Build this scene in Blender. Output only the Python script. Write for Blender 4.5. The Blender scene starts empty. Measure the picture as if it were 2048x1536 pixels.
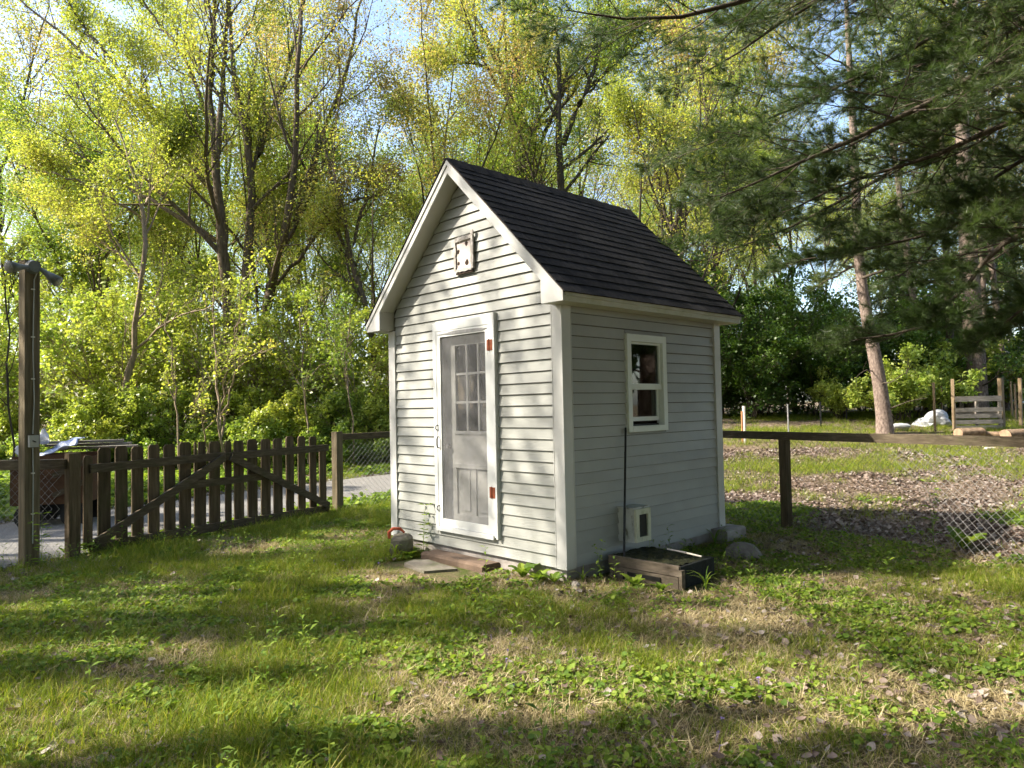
import bpy, math, random
import numpy as np
from mathutils import Matrix, Vector

sc = bpy.context.scene
col = sc.collection
R = math.radians

# ------------------------------------------------------------------ camera
F_PX, PITCH, ROLL, CAM_H = 1422.07, 0.0325, -0.0209, 1.53
_fw = np.array([0, math.cos(PITCH), math.sin(PITCH)])
_up = np.array([0, -math.sin(PITCH), math.cos(PITCH)])
_rt = np.array([1.0, 0, 0])
CR = _rt * math.cos(ROLL) + _up * math.sin(ROLL)
CU = -_rt * math.sin(ROLL) + _up * math.cos(ROLL)
CAM = np.array([0, 0, CAM_H])
cd = bpy.data.cameras.new('camera')
cd.sensor_width = 36.0
cd.lens = F_PX / 2048 * 36.0
cd.clip_start = 0.05
cd.clip_end = 2000
cam = bpy.data.objects.new('camera', cd)
cam.matrix_world = Matrix(((CR[0], CU[0], -_fw[0], 0), (CR[1], CU[1], -_fw[1], 0), (CR[2], CU[2], -_fw[2], CAM_H), (0, 0, 0, 1)))
col.objects.link(cam)
sc.camera = cam

# ------------------------------------------------------------------ light
SUN_EL, SUN_AZ = R(39.5), R(-177.0)            # azimuth from +X
SUN_V = Vector((math.cos(SUN_EL) * math.cos(SUN_AZ), math.cos(SUN_EL) * math.sin(SUN_AZ), math.sin(SUN_EL)))
w = bpy.data.worlds.new('World')
sc.world = w
w.use_nodes = True
nt = w.node_tree
sky = nt.nodes.new('ShaderNodeTexSky')
sky.sky_type = 'NISHITA'
sky.sun_disc = False
sky.sun_elevation = SUN_EL
sky.sun_rotation = math.pi / 2 - SUN_AZ
sky.air_density = 1.0
sky.dust_density = 2.0
sky.ozone_density = 1.0
nt.nodes['Background'].inputs['Strength'].default_value = 0.15
nt.links.new(sky.outputs[0], nt.nodes['Background'].inputs['Color'])
ld = bpy.data.lights.new('sun', 'SUN')
ld.energy = 5.0
ld.angle = R(0.53)
ld.color = (1.0, 0.91, 0.76)
sun = bpy.data.objects.new('sun', ld)
sun.rotation_euler = SUN_V.to_track_quat('Z', 'Y').to_euler()
col.objects.link(sun)
vs = sc.view_settings
vs.view_transform = 'Standard'
vs.look = 'None'
vs.exposure = 1.6
vs.gamma = 1.0
vs.use_curve_mapping = False
cy = sc.cycles
cy.max_bounces = 6
cy.diffuse_bounces = 3
cy.glossy_bounces = 3
cy.transmission_bounces = 5
cy.transparent_max_bounces = 10
cy.sample_clamp_indirect = 6.0
cy.use_adaptive_sampling = True
cy.adaptive_threshold = 0.025
cy.use_denoising = True
cy.denoiser = 'OPENIMAGEDENOISE'
sc.render.filter_size = 0.9

# ------------------------------------------------------------------ geometry helpers
def ray(x, y):
    return _fw + CR * (x - 1024) / F_PX + CU * (768 - y) / F_PX
def at(x, y, Y):
    d = ray(x, y)
    return CAM + d * (Y / d[1])
def ss(a, b, x):
    t = np.clip((np.asarray(x, float) - a) / (b - a), 0, 1)
    return t * t * (3 - 2 * t)
def T(x, y):
    """height of the terrain"""
    x = np.asarray(x, float); y = np.asarray(y, float)
    wr = ss(1.0, 5.0, x)
    z = wr * 1.1 * ss(9.0, 25.0, y) + (1 - wr) * 0.9 * ss(16.5, 27.0, y)
    b = 0.022 * (np.sin(1.7 * x + .6) * np.cos(1.3 * y) + np.sin(.8 * x + 2.1 * y + 1.0) * .7 + .5 * np.sin(3.1 * x - 2.3 * y))
    inside = ss(-2, 2, 0.83 * (x + 4.67) - .56 * (y - 7.68)) # fade near the road
    far = 0.25 * ss(20, 60, np.hypot(x, y)) * np.sin(.13 * x + 1) * np.cos(.11 * y)
    return z + b * inside * 0.6 + far

def new_mesh(name, V, faces=None, quads=None, tris=None, smooth=False):
    me = bpy.data.meshes.new(name)
    if faces is not None:
        me.from_pydata([tuple(v) for v in V], [], faces)
    else:
        V = np.ascontiguousarray(V, dtype=np.float32)
        loops, starts, n0 = [], [], 0
        for F, k in ((quads, 4), (tris, 3)):
            if F is not None and len(F):
                F = np.asarray(F, dtype=np.int32)
                loops.append(F.ravel())
                starts.append(n0 + np.arange(len(F), dtype=np.int32) * k)
                n0 += F.size
        loops = np.concatenate(loops); starts = np.concatenate(starts).astype(np.int32)
        me.vertices.add(len(V)); me.vertices.foreach_set('co', V.ravel())
        me.loops.add(len(loops)); me.loops.foreach_set('vertex_index', loops)
        me.polygons.add(len(starts)); me.polygons.foreach_set('loop_start', starts)
        me.update(calc_edges=True)
    if smooth:
        me.polygons.foreach_set('use_smooth', np.ones(len(me.polygons), dtype=bool))
    return me

def obj(name, me, mat=None, parent=None, label=None, cat=None, group=None, kind=None):
    o = bpy.data.objects.new(name, me)
    col.objects.link(o)
    if mat is not None:
        if not me.materials: me.materials.append(mat)
        elif me.materials[0] != mat:
            o.material_slots[0].link = 'OBJECT'; o.material_slots[0].material = mat
    if parent is not None: o.parent = parent
    return tag(o, label, cat, group, kind)
def tag(o, label=None, cat=None, group=None, kind=None):
    if label: o['label'] = label
    if cat: o['category'] = cat
    if group: o['group'] = group
    if kind: o['kind'] = kind
    return o
def empty(name, loc=(0, 0, 0), rz=0.0, label=None, cat=None, group=None):
    o = bpy.data.objects.new(name, None)
    o.empty_display_size = .2
    o.location = loc; o.rotation_euler = (0, 0, rz)
    col.objects.link(o)
    return tag(o, label, cat, group)
def copy_tree(o, loc=None, rz=None, scale=None, parent=None, label=None, group=None):
    c = o.copy(); col.objects.link(c)
    if parent is not None: c.parent = parent
    if loc is not None: c.location = loc
    if rz is not None: c.rotation_euler = (c.rotation_euler[0], c.rotation_euler[1], rz)
    if scale is not None: c.scale = (scale, scale, scale) if np.isscalar(scale) else scale
    if label: c['label'] = label
    if group: c['group'] = group
    for ch in list(o.children):
        copy_tree(ch, parent=c)
    return c

class MB:
    """collects shapes for ONE mesh object"""
    def __init__(s): s.V = []; s.F = []
    def box(s, lo, hi, rot=None, c=None):
        n = len(s.V); pts = [(x, y, z) for x in (lo[0], hi[0]) for y in (lo[1], hi[1]) for z in (lo[2], hi[2])]
        if rot is not None:
            c = Vector(c if c is not None else ((lo[0]+hi[0])/2, (lo[1]+hi[1])/2, (lo[2]+hi[2])/2))
            pts = [tuple(c + rot @ (Vector(p) - c)) for p in pts]
        s.V += pts
        s.F += [tuple(n + i for i in f) for f in ((0,1,3,2),(4,6,7,5),(0,4,5,1),(2,3,7,6),(0,2,6,4),(1,5,7,3))]
        return s
    def cbox(s, lo, hi, b=.004):
        """box with chamfered edges along its longest axis"""
        d = [hi[i]-lo[i] for i in range(3)]; ax = d.index(max(d)); i, j = [k for k in range(3) if k != ax]
        prof = [(lo[i]+b, lo[j]), (hi[i]-b, lo[j]), (hi[i], lo[j]+b), (hi[i], hi[j]-b), (hi[i]-b, hi[j]), (lo[i]+b, hi[j]), (lo[i], hi[j]-b), (lo[i], lo[j]+b)]
        def P(p, q, t):
            v = [0, 0, 0]; v[i] = p; v[j] = q; v[ax] = t; return tuple(v)
        return s.prism([P(p, q, lo[ax]) for p, q in prof], tuple((hi[ax]-lo[ax]) if k == ax else 0 for k in range(3)))
    def prism(s, poly, off):
        n = len(s.V); k = len(poly)
        s.V += [tuple(p) for p in poly] + [tuple(p[i] + off[i] for i in range(3)) for p in poly]
        s.F += [tuple(n + i for i in range(k))[::-1], tuple(n + k + i for i in range(k))]
        s.F += [(n + i, n + (i + 1) % k, n + k + (i + 1) % k, n + k + i) for i in range(k)]
        return s
    def loft(s, rings, cap=True):
        n = len(s.V); k = len(rings[0])
        for r in rings: s.V += [tuple(p) for p in r]
        for j in range(len(rings) - 1):
            for i in range(k):
                a = n + j * k + i; b = n + j * k + (i + 1) % k
                s.F.append((a, b, b + k, a + k))
        if cap:
            s.F.append(tuple(n + i for i in range(k))[::-1])
            s.F.append(tuple(n + (len(rings) - 1) * k + i for i in range(k)))
        return s
    def tube(s, pts, rad, k=8, cap=True):
        pts = [Vector(p) for p in pts]; m = len(pts)
        rad = [rad] * m if np.isscalar(rad) else rad
        rings = []
        t0 = (pts[1] - pts[0]).normalized()
        a = t0.orthogonal().normalized()
        for i, p in enumerate(pts):
            t = (pts[min(i + 1, m - 1)] - pts[max(i - 1, 0)]).normalized()
            a = (a - t * a.dot(t)).normalized(); b = t.cross(a)
            rings.append([p + (a * math.cos(2 * math.pi * j / k) + b * math.sin(2 * math.pi * j / k)) * rad[i] for j in range(k)])
        return s.loft(rings, cap)
    def bar(s, p, q, w, h, up=(0, 0, 1)):
        """rectangular bar from p to q; w across, h along up"""
        p = Vector(p); q = Vector(q); t = (q - p).normalized(); u = Vector(up); u = (u - t * u.dot(t)).normalized(); v = t.cross(u)
        f = lambda c: [c + v * w / 2 + u * h / 2, c - v * w / 2 + u * h / 2, c - v * w / 2 - u * h / 2, c + v * w / 2 - u * h / 2]
        return s.loft([f(p), f(q)])
    def mesh(s, name, smooth=False): return new_mesh(name, s.V, faces=s.F, smooth=smooth)
    def build(s, name, mat, parent=None, smooth=False, **k):
        return obj(name, s.mesh(name, smooth), mat, parent, **k)

# ------------------------------------------------------------------ materials
def mk(name, fn, **kw):
    m = bpy.data.materials.new(name); m.use_nodes = True
    t = m.node_tree; b = t.nodes['Principled BSDF']
    N = lambda ty, **p: _node(t, ty, **p)
    fn(t, b, N, lambda a, c: t.links.new(a, c)); return m
def _node(t, ty, **p):
    n = t.nodes.new('ShaderNode' + ty)
    for k, v in p.items():
        if k.startswith('i_'):
            key = k[2:].replace('_', ' ')
            n.inputs[int(key) if key.isdigit() else key].default_value = v
        else: setattr(n, k, v)
    return n
def ramp(N, stops):
    n = N('ValToRGB'); e = n.color_ramp.elements
    while len(e) < len(stops): e.new(0.5)
    for q, (p, c) in zip(e, stops):
        q.position = p; q.color = (*c, 1) if len(c) == 3 else c
    return n
def surf(name, stops, scale=3.0, detail=6.0, rough=.7, stretch=(1, 1, 1), bump=.0, bscale=40.0, bstretch=None, space='pos', distort=0.0, spec=.3, extra=None, rand=0.0, bdist=.01):
    """colour from stretched noise, bump from finer noise"""
    def fn(t, b, N, L):
        src = N('NewGeometry').outputs['Position'] if space == 'pos' else N('TexCoord').outputs['Object']
        mp = N('Mapping'); mp.inputs['Scale'].default_value = stretch; L(src, mp.inputs['Vector'])
        if rand:
            oi = N('ObjectInfo'); mu = N('VectorMath', operation='SCALE'); cx = N('CombineXYZ'); L(oi.outputs['Random'], cx.inputs[0]); L(oi.outputs['Random'], cx.inputs[1]); mu.inputs['Scale'].default_value = 37.0
            L(cx.outputs[0], mu.inputs[0]); L(mu.outputs[0], mp.inputs['Location'])
        nz = N('TexNoise', i_Scale=scale, i_Detail=detail, i_Roughness=.6, i_Distortion=distort); L(mp.outputs[0], nz.inputs['Vector'])
        rp = ramp(N, stops); L(nz.outputs[0], rp.inputs[0]); c = rp.outputs[0]
        if rand:
            hsv = N('HueSaturation'); mr = N('MapRange', i_3=1 - rand, i_4=1 + rand); L(oi.outputs['Random'], mr.inputs[0]); L(mr.outputs[0], hsv.inputs['Value']); L(c, hsv.inputs['Color']); c = hsv.outputs[0]
        if extra: c = extra(t, b, N, L, c, src)
        L(c, b.inputs['Base Color'])
        b.inputs['Roughness'].default_value = rough; b.inputs['Specular IOR Level'].default_value = spec
        if bump:
            m2 = N('Mapping'); m2.inputs['Scale'].default_value = bstretch or stretch; L(src, m2.inputs['Vector'])
            n2 = N('TexNoise', i_Scale=bscale, i_Detail=4.0, i_Roughness=.65); L(m2.outputs[0], n2.inputs['Vector'])
            bp = N('Bump', i_Strength=bump, i_Distance=bdist); L(n2.outputs[0], bp.inputs['Height']); L(bp.outputs[0], b.inputs['Normal'])
    return mk(name, fn)
def mix(t, N, L, fac, a, bcol):
    m = N('Mix', data_type='RGBA'); 
    if hasattr(fac, 'links') or not np.isscalar(fac): L(fac, m.inputs[0])
    else: m.inputs[0].default_value = fac
    for v, i in ((a, 6), (bcol, 7)):
        if isinstance(v, tuple): m.inputs[i].default_value = (*v, 1)
        else: L(v, m.inputs[i])
    return m.outputs[2]
def dirt(colr, lo, hi, scale, stretch=(1, 1, 1), amount=1.0):
    def ex(t, b, N, L, c, src):
        mp = N('Mapping'); mp.inputs['Scale'].default_value = stretch; L(src, mp.inputs['Vector'])
        n = N('TexNoise', i_Scale=scale, i_Detail=8.0, i_Roughness=.7); L(mp.outputs[0], n.inputs['Vector'])
        r = N('MapRange', i_1=lo, i_2=hi, i_3=0.0, i_4=amount); L(n.outputs[0], r.inputs[0])
        return mix(t, N, L, r.outputs[0], c, colr)
    return ex
MAT = {}
MAT['siding'] = surf('siding', [(.3, (.285, .292, .272)), (.7, (.35, .358, .338))], scale=1.3, rough=.5, bump=.12, bscale=60, bstretch=(1, 1, 5), spec=.4, rand=.03, extra=dirt((.30, .30, .25), .55, .85, 2.5, (1, 1, .5), .5))
MAT['trim'] = surf('trim', [(.3, (.46, .465, .45)), (.7, (.56, .56, .545))], scale=2.0, rough=.45, bump=.05, bscale=50, spec=.4, extra=dirt((.33, .31, .25), .58, .8, 6, (1, 1, .6), .5))
MAT['trim_grime'] = surf('trim_grime', [(.3, (.40, .40, .33)), (.7, (.52, .52, .46))], scale=2.0, rough=.5, bump=.05, bscale=50, extra=dirt((.28, .29, .16), .45, .75, 5, (1, 1, 1), .7))
MAT['door_paint'] = surf('door_paint', [(.3, (.52, .54, .54)), (.7, (.64, .65, .64))], scale=3.0, rough=.5, bump=.25, bscale=30, bstretch=(1, 1, .2), extra=dirt((.22, .18, .13), .64, .72, 14, (1, 1, .5), .75))
MAT['soffit'] = surf('soffit', [(.3, (.42, .41, .37)), (.7, (.5, .49, .45))], scale=2.0, rough=.6)
MAT['shingle'] = surf('shingle', [(.25, (.010, .010, .012)), (.5, (.020, .020, .022)), (.8, (.038, .037, .038))], scale=22, detail=10, rough=.95, bump=.6, bscale=260, spec=.1, rand=.28, bdist=.004)
MAT['concrete'] = surf('concrete', [(.3, (.26, .235, .22)), (.7, (.42, .385, .37))], scale=7, rough=.9, bump=.5, bscale=60, extra=dirt((.12, .10, .07), .5, .8, 9, (1, 1, 1), .6))
MAT['slab'] = surf('slab', [(.3, (.09, .08, .065)), (.7, (.20, .18, .15))], scale=7, rough=.95, bump=.6, bscale=50, extra=dirt((.07, .08, .03), .45, .7, 6, (1, 1, 1), .8))
MAT['rock'] = surf('rock', [(.3, (.10, .09, .08)), (.7, (.25, .225, .20))], scale=6, rough=.9, bump=.6, bscale=30, space='obj')
MAT['fence_wood'] = surf('fence_wood', [(.25, (.045, .034, .022)), (.55, (.11, .082, .052)), (.8, (.17, .135, .09))], scale=5, stretch=(5, 5, .5), rough=.9, bump=.7, bscale=22, bstretch=(6, 6, .35), spec=.15, rand=.22, extra=dirt((.05, .06, .022), .5, .72, 5, (1, 1, .5), .75))
MAT['rail_wood'] = surf('rail_wood', [(.25, (.05, .04, .028)), (.55, (.10, .08, .055)), (.8, (.17, .145, .10))], scale=8, stretch=(1, 1, 6), rough=.9, bump=.5, bscale=20, bstretch=(1, 1, 6), spec=.15, extra=dirt((.045, .055, .02), .5, .75, 5, (1, 1, 1), .6))
MAT['post_wood'] = surf('post_wood', [(.25, (.07, .055, .036)), (.55, (.16, .13, .085)), (.8, (.27, .225, .16))], scale=5, stretch=(6, 6, .4), rough=.9, bump=.6, bscale=20, bstretch=(7, 7, .3), spec=.15, extra=dirt((.06, .065, .03), .52, .75, 3, (1, 1, .3), .6))
MAT['grey_wood'] = surf('grey_wood', [(.25, (.17, .15, .13)), (.6, (.32, .29, .26)), (.85, (.42, .385, .34))], scale=6, stretch=(1, 1, 5), rough=.9, bump=.4, bscale=25, space='obj', rand=.15)
MAT['tan_wood'] = surf('tan_wood', [(.25, (.16, .115, .07)), (.6, (.28, .21, .13)), (.85, (.36, .28, .18))], scale=5, stretch=(6, 6, .5), rough=.85, bump=.3, bscale=25, rand=.2)
MAT['box_wood'] = surf('box_wood', [(.25, (.07, .055, .04)), (.6, (.16, .13, .10)), (.85, (.27, .23, .18))], scale=5, stretch=(1, 1, 5), rough=.9, bump=.5, bscale=25, extra=dirt((.05, .05, .025), .5, .75, 6, (1, 1, 1), .8))
MAT['step_wood'] = surf('step_wood', [(.25, (.05, .035, .025)), (.6, (.13, .09, .065)), (.85, (.22, .165, .13))], scale=6, rough=.95, bump=.7, bscale=22)
MAT['rust'] = surf('rust', [(.3, (.13, .03, .012)), (.7, (.27, .075, .03))], scale=30, rough=.8, bump=.3, bscale=90)
MAT['red_rope'] = surf('red_rope', [(.3, (.45, .07, .03)), (.7, (.6, .14, .07))], scale=20, rough=.8)
MAT['black_metal'] = surf('black_metal', [(.3, (.008, .008, .009)), (.7, (.02, .02, .02))], scale=20, rough=.45)
MAT['galv'] = surf('galv', [(.3, (.16, .16, .16)), (.7, (.28, .28, .28))], scale=20, rough=.45)
MAT['lamp_grey'] = surf('lamp_grey', [(.3, (.10, .11, .105)), (.7, (.19, .2, .19))], scale=12, rough=.5)
MAT['lens'] = surf('lens', [(.3, (.26, .26, .24)), (.7, (.36, .35, .32))], scale=12, rough=.25)
MAT['plastic_grey'] = surf('plastic_grey', [(.3, (.33, .33, .31)), (.7, (.42, .42, .40))], scale=8, rough=.5)
MAT['white_tarp'] = surf('white_tarp', [(.3, (0.350, 0.364, 0.392)), (.7, (0.504, 0.518, 0.546))], scale=4, rough=.5, bump=.5, bscale=12)
MAT['blue_tarp'] = surf('blue_tarp', [(.3, (.10, .16, .42)), (.5, (.45, .52, .70)), (.7, (.68, .72, .8))], scale=9, rough=.5, bump=.4, bscale=12)
MAT['brown_board'] = surf('brown_board', [(.3, (.055, .03, .018)), (.7, (.13, .07, .038))], scale=5, rough=.9, bump=.3, bscale=20)
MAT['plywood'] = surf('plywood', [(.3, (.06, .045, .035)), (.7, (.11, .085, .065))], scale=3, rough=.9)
MAT['inner_door'] = surf('inner_door', [(.3, (.44, .44, .42)), (.7, (.56, .56, .54))], scale=3, rough=.6)
MAT['vent_board'] = surf('vent_board', [(.3, (.46, .40, .37)), (.7, (.58, .52, .49))], scale=10, rough=.9, bump=.3, bscale=40)
MAT['vent_grey'] = surf('vent_grey', [(.3, (.22, .20, .18)), (.7, (.48, .46, .44))], scale=22, rough=.95, bump=.8, bscale=60)
MAT['hole'] = surf('hole', [(.3, (.02, .012, .008)), (.7, (.04, .025, .018))], scale=20, rough=1.0)
MAT['vinyl_white'] = surf('vinyl_white', [(.3, (.60, .64, .62)), (.7, (.70, .74, .72))], scale=3, rough=.4, extra=dirt((.35, .36, .30), .6, .8, 8, (1, 1, 1), .4))
MAT['flap_cream'] = surf('flap_cream', [(.3, (.50, .50, .38)), (.7, (.64, .64, .50))], scale=6, rough=.5, extra=dirt((.20, .22, .10), .5, .75, 14, (1, 1, .5), .8))
MAT['white_peeling'] = surf('white_peeling', [(.3, (.40, .41, .40)), (.7, (.60, .61, .60))], scale=6, rough=.7, bump=.4, bscale=40, extra=dirt((.10, .10, .06), .54, .66, 18, (1, 1, .4), .85))
MAT['turf_black'] = surf('turf_black', [(.3, (.010, .012, .012)), (.7, (.025, .03, .03))], scale=20, rough=.9, bump=.6, bscale=120)
MAT['moss'] = surf('moss', [(.3, (.014, .016, .010)), (.6, (.035, .04, .014)), (.8, (.10, .065, .035))], scale=25, rough=1.0, bump=1.0, bscale=120)
MAT['gravel'] = surf('gravel', [(.25, (0.096, 0.090, 0.084)), (.5, (0.174, 0.168, 0.159)), (.8, (0.276, 0.264, 0.252))], scale=60, detail=10, rough=.95, bump=.8, bscale=90, extra=dirt((.13, .10, .07), .52, .78, .9, (1, 1, 1), .65))
MAT['stone_chip'] = surf('stone_chip', [(.3, (0.130, 0.124, 0.117)), (.7, (0.325, 0.312, 0.293))], scale=6, rough=.9, rand=.3)
MAT['log_bark'] = surf('log_bark', [(.3, (.10, .065, .04)), (.7, (.30, .21, .14))], scale=10, rough=.95, bump=.8, bscale=24)
MAT['log_end'] = surf('log_end', [(.3, (.20, .13, .085)), (.7, (.33, .23, .15))], scale=12, rough=.9, bump=.3, bscale=40)
MAT['bark'] = surf('bark', [(.25, (.07, .055, .04)), (.55, (.16, .125, .095)), (.8, (.27, .22, .17))], scale=7, stretch=(2.5, 2.5, .5), rough=.95, bump=.8, bscale=16, bstretch=(3, 3, .5), spec=.1, bdist=.03, extra=dirt((.10, .12, .04), .55, .8, 2.5, (1, 1, 1), .5))
MAT['bark_dark'] = surf('bark_dark', [(.25, (0.040, 0.034, 0.027)), (.7, (0.112, 0.092, 0.072))], scale=7, stretch=(2, 2, .5), rough=.95, bump=.6, bscale=16, spec=.1, bdist=.03)
MAT['bark_pale'] = surf('bark_pale', [(.25, (.17, .13, .095)), (.7, (.34, .27, .2))], scale=7, stretch=(2, 2, .6), rough=.9, bump=.5, bscale=16, spec=.1)
MAT['bark_pine'] = surf('bark_pine', [(.3, (.09, .068, .056)), (.5, (.22, .17, .145)), (.72, (.36, .29, .25))], scale=16, stretch=(1.6, 1.6, .8), rough=.95, bump=1.0, bscale=26, bstretch=(2, 2, .9), spec=.1, bdist=.03)
MAT['far_house'] = surf('far_house', [(.3, (0.108, 0.156, 0.216)), (.7, (0.162, 0.216, 0.282))], scale=2, rough=.6)
MAT['dark_car'] = surf('dark_car', [(.3, (.03, .045, .07)), (.7, (.05, .07, .10))], scale=2, rough=.3)
MAT['marker'] = surf('marker', [(.3, (.62, .58, .5)), (.7, (.75, .7, .62))], scale=10, rough=.6)
MAT['orange'] = surf('orange', [(.3, (.42, .17, .07)), (.7, (.52, .25, .12))], scale=10, rough=.7)
MAT['violet'] = surf('violet', [(.3, (.12, .08, .22)), (.7, (.2, .15, .32))], scale=30, rough=.7)

def fn_glass(t, b, N, L):
    b.inputs['Base Color'].default_value = (.9, .95, .93, 1); b.inputs['Roughness'].default_value = .02
    g = N('BsdfGlossy', i_Roughness=.02); tr = N('BsdfTransparent'); tr.inputs[0].default_value = (.82, .86, .84, 1)
    fr = N('Fresnel', i_IOR=1.5); ms = N('MixShader'); ad = N('Math', operation='MULTIPLY', use_clamp=True); ad.inputs[1].default_value = 2.0
    L(fr.outputs[0], ad.inputs[0]); L(ad.outputs[0], ms.inputs[0]); L(tr.outputs[0], ms.inputs[1]); L(g.outputs[0], ms.inputs[2])
    L(ms.outputs[0], t.nodes['Material Output'].inputs[0])
MAT['glass'] = mk('glass', fn_glass)
def fn_screen(t, b, N, L):
    p = N('NewGeometry').outputs['Position']
    n = N('TexNoise', i_Scale=6.0, i_Detail=6.0); L(p, n.inputs['Vector'])
    r = N('MapRange', i_1=.3, i_2=.7, i_3=.20, i_4=.36); L(n.outputs[0], r.inputs[0])
    d = N('BsdfDiffuse'); d.inputs[0].default_value = (.22, .22, .225, 1)
    tr = N('BsdfTransparent'); ms = N('MixShader'); L(r.outputs[0], ms.inputs[0]); L(tr.outputs[0], ms.inputs[1]); L(d.outputs[0], ms.inputs[2])
    L(ms.outputs[0], t.nodes['Material Output'].inputs[0])
MAT['screen'] = mk('screen', fn_screen)

def leafmat(name, stops, trans=.45, tcol=(.30, .40, .04), rough=.42, per='island', big=None, spec=.5):
    def fn(t, b, N, L):
        rnd = N('NewGeometry').outputs['Random Per Island'] if per == 'island' else N('ObjectInfo').outputs['Random']
        if per == 'both':
            a = N('Math', operation='ADD'); L(N('NewGeometry').outputs['Random Per Island'], a.inputs[0]); L(N('ObjectInfo').outputs['Random'], a.inputs[1])
            h = N('Math', operation='FRACT'); L(a.outputs[0], h.inputs[0]); rnd = h.outputs[0]
        if big:
            p = N('NewGeometry').outputs['Position']; n = N('TexNoise', i_Scale=big, i_Detail=3.0); L(p, n.inputs['Vector'])
            mr = N('MapRange', i_1=.3, i_2=.7, i_3=-.35, i_4=.35); L(n.outputs[0], mr.inputs[0])
            a = N('Math', operation='MULTIPLY_ADD'); L(rnd, a.inputs[0]); a.inputs[1].default_value = .6; a.inputs[2].default_value = .2
            a2 = N('Math', operation='ADD', use_clamp=True); L(a.outputs[0], a2.inputs[0]); L(mr.outputs[0], a2.inputs[1]); rnd = a2.outputs[0]
        rp = ramp(N, stops); L(rnd, rp.inputs[0])
        b.inputs['Roughness'].default_value = rough; b.inputs['Specular IOR Level'].default_value = spec
        L(rp.outputs[0], b.inputs['Base Color'])
        tl = N('BsdfTranslucent')
        sc_ = N('Mix', data_type='RGBA', blend_type='MULTIPLY'); sc_.inputs[0].default_value = 1.0; L(rp.outputs[0], sc_.inputs[6]); sc_.inputs[7].default_value = (*tcol, 1)
        L(sc_.outputs[2], tl.inputs[0])
        ms = N('MixShader'); ms.inputs[0].default_value = trans; L(b.outputs[0], ms.inputs[1]); L(tl.outputs[0], ms.inputs[2])
        L(ms.outputs[0], t.nodes['Material Output'].inputs[0])
    return mk(name, fn)
TC = (1.45, 1.45, .7)
MAT['leaf_spring'] = leafmat('leaf_spring', [(0, (.20, .27, .055)), (.4, (.30, .35, .075)), (.75, (.40, .41, .10)), (1, (.42, .33, .14))], trans=.5, tcol=TC, big=.35)
MAT['leaf_green'] = leafmat('leaf_green', [(0, (.12, .20, .045)), (.5, (.20, .29, .06)), (1, (.32, .38, .08))], trans=.45, tcol=TC, big=.4)
MAT['leaf_rust'] = leafmat('leaf_rust', [(0, (.25, .28, .07)), (.45, (.33, .31, .10)), (.8, (.38, .28, .14)), (1, (.40, .25, .16))], trans=.45, tcol=TC, big=.35)
MAT['leaf_shrub'] = leafmat('leaf_shrub', [(0, (0.168, 0.263, 0.056)), (.45, (0.302, 0.381, 0.078)), (1, (0.459, 0.482, 0.112))], trans=.42, tcol=TC, big=.5)
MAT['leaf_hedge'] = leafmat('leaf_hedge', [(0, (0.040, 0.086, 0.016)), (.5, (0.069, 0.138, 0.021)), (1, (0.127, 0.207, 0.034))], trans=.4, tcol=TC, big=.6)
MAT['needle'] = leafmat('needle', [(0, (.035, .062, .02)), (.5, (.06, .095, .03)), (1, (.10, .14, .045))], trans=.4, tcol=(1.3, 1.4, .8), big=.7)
MAT['needle_lit'] = leafmat('needle_lit', [(0, (0.060, 0.093, 0.030)), (.5, (0.102, 0.145, 0.043)), (1, (0.162, 0.196, 0.068))], trans=.35, tcol=(1.3, 1.4, .8), big=.7)  # brighter copy of needle; sun on the distant pines put into the colour
MAT['grass'] = leafmat('grass', [(0, (.09, .15, .015)), (.5, (.17, .23, .025)), (.8, (.26, .29, .04)), (1, (.36, .31, .11))], trans=.4, tcol=TC, per='both', spec=.15, rough=.6)
MAT['straw'] = leafmat('straw', [(0, (.22, .17, .09)), (.5, (.40, .33, .18)), (1, (.54, .47, .29))], trans=.25, tcol=(1.2, 1.1, .8), per='both', spec=.15, rough=.6)
MAT['weed'] = leafmat('weed', [(0, (.08, .15, .025)), (.5, (.15, .23, .035)), (1, (.26, .34, .05))], trans=.4, tcol=TC, per='both', spec=.15, rough=.6)
MAT['litter'] = leafmat('litter', [(0, (0.077, 0.052, 0.039)), (.35, (0.148, 0.105, 0.085)), (.7, (0.239, 0.186, 0.155)), (1, (0.323, 0.288, 0.260))], trans=.12, tcol=(1.2, 1, .8), per='both', rough=.75)

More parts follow.
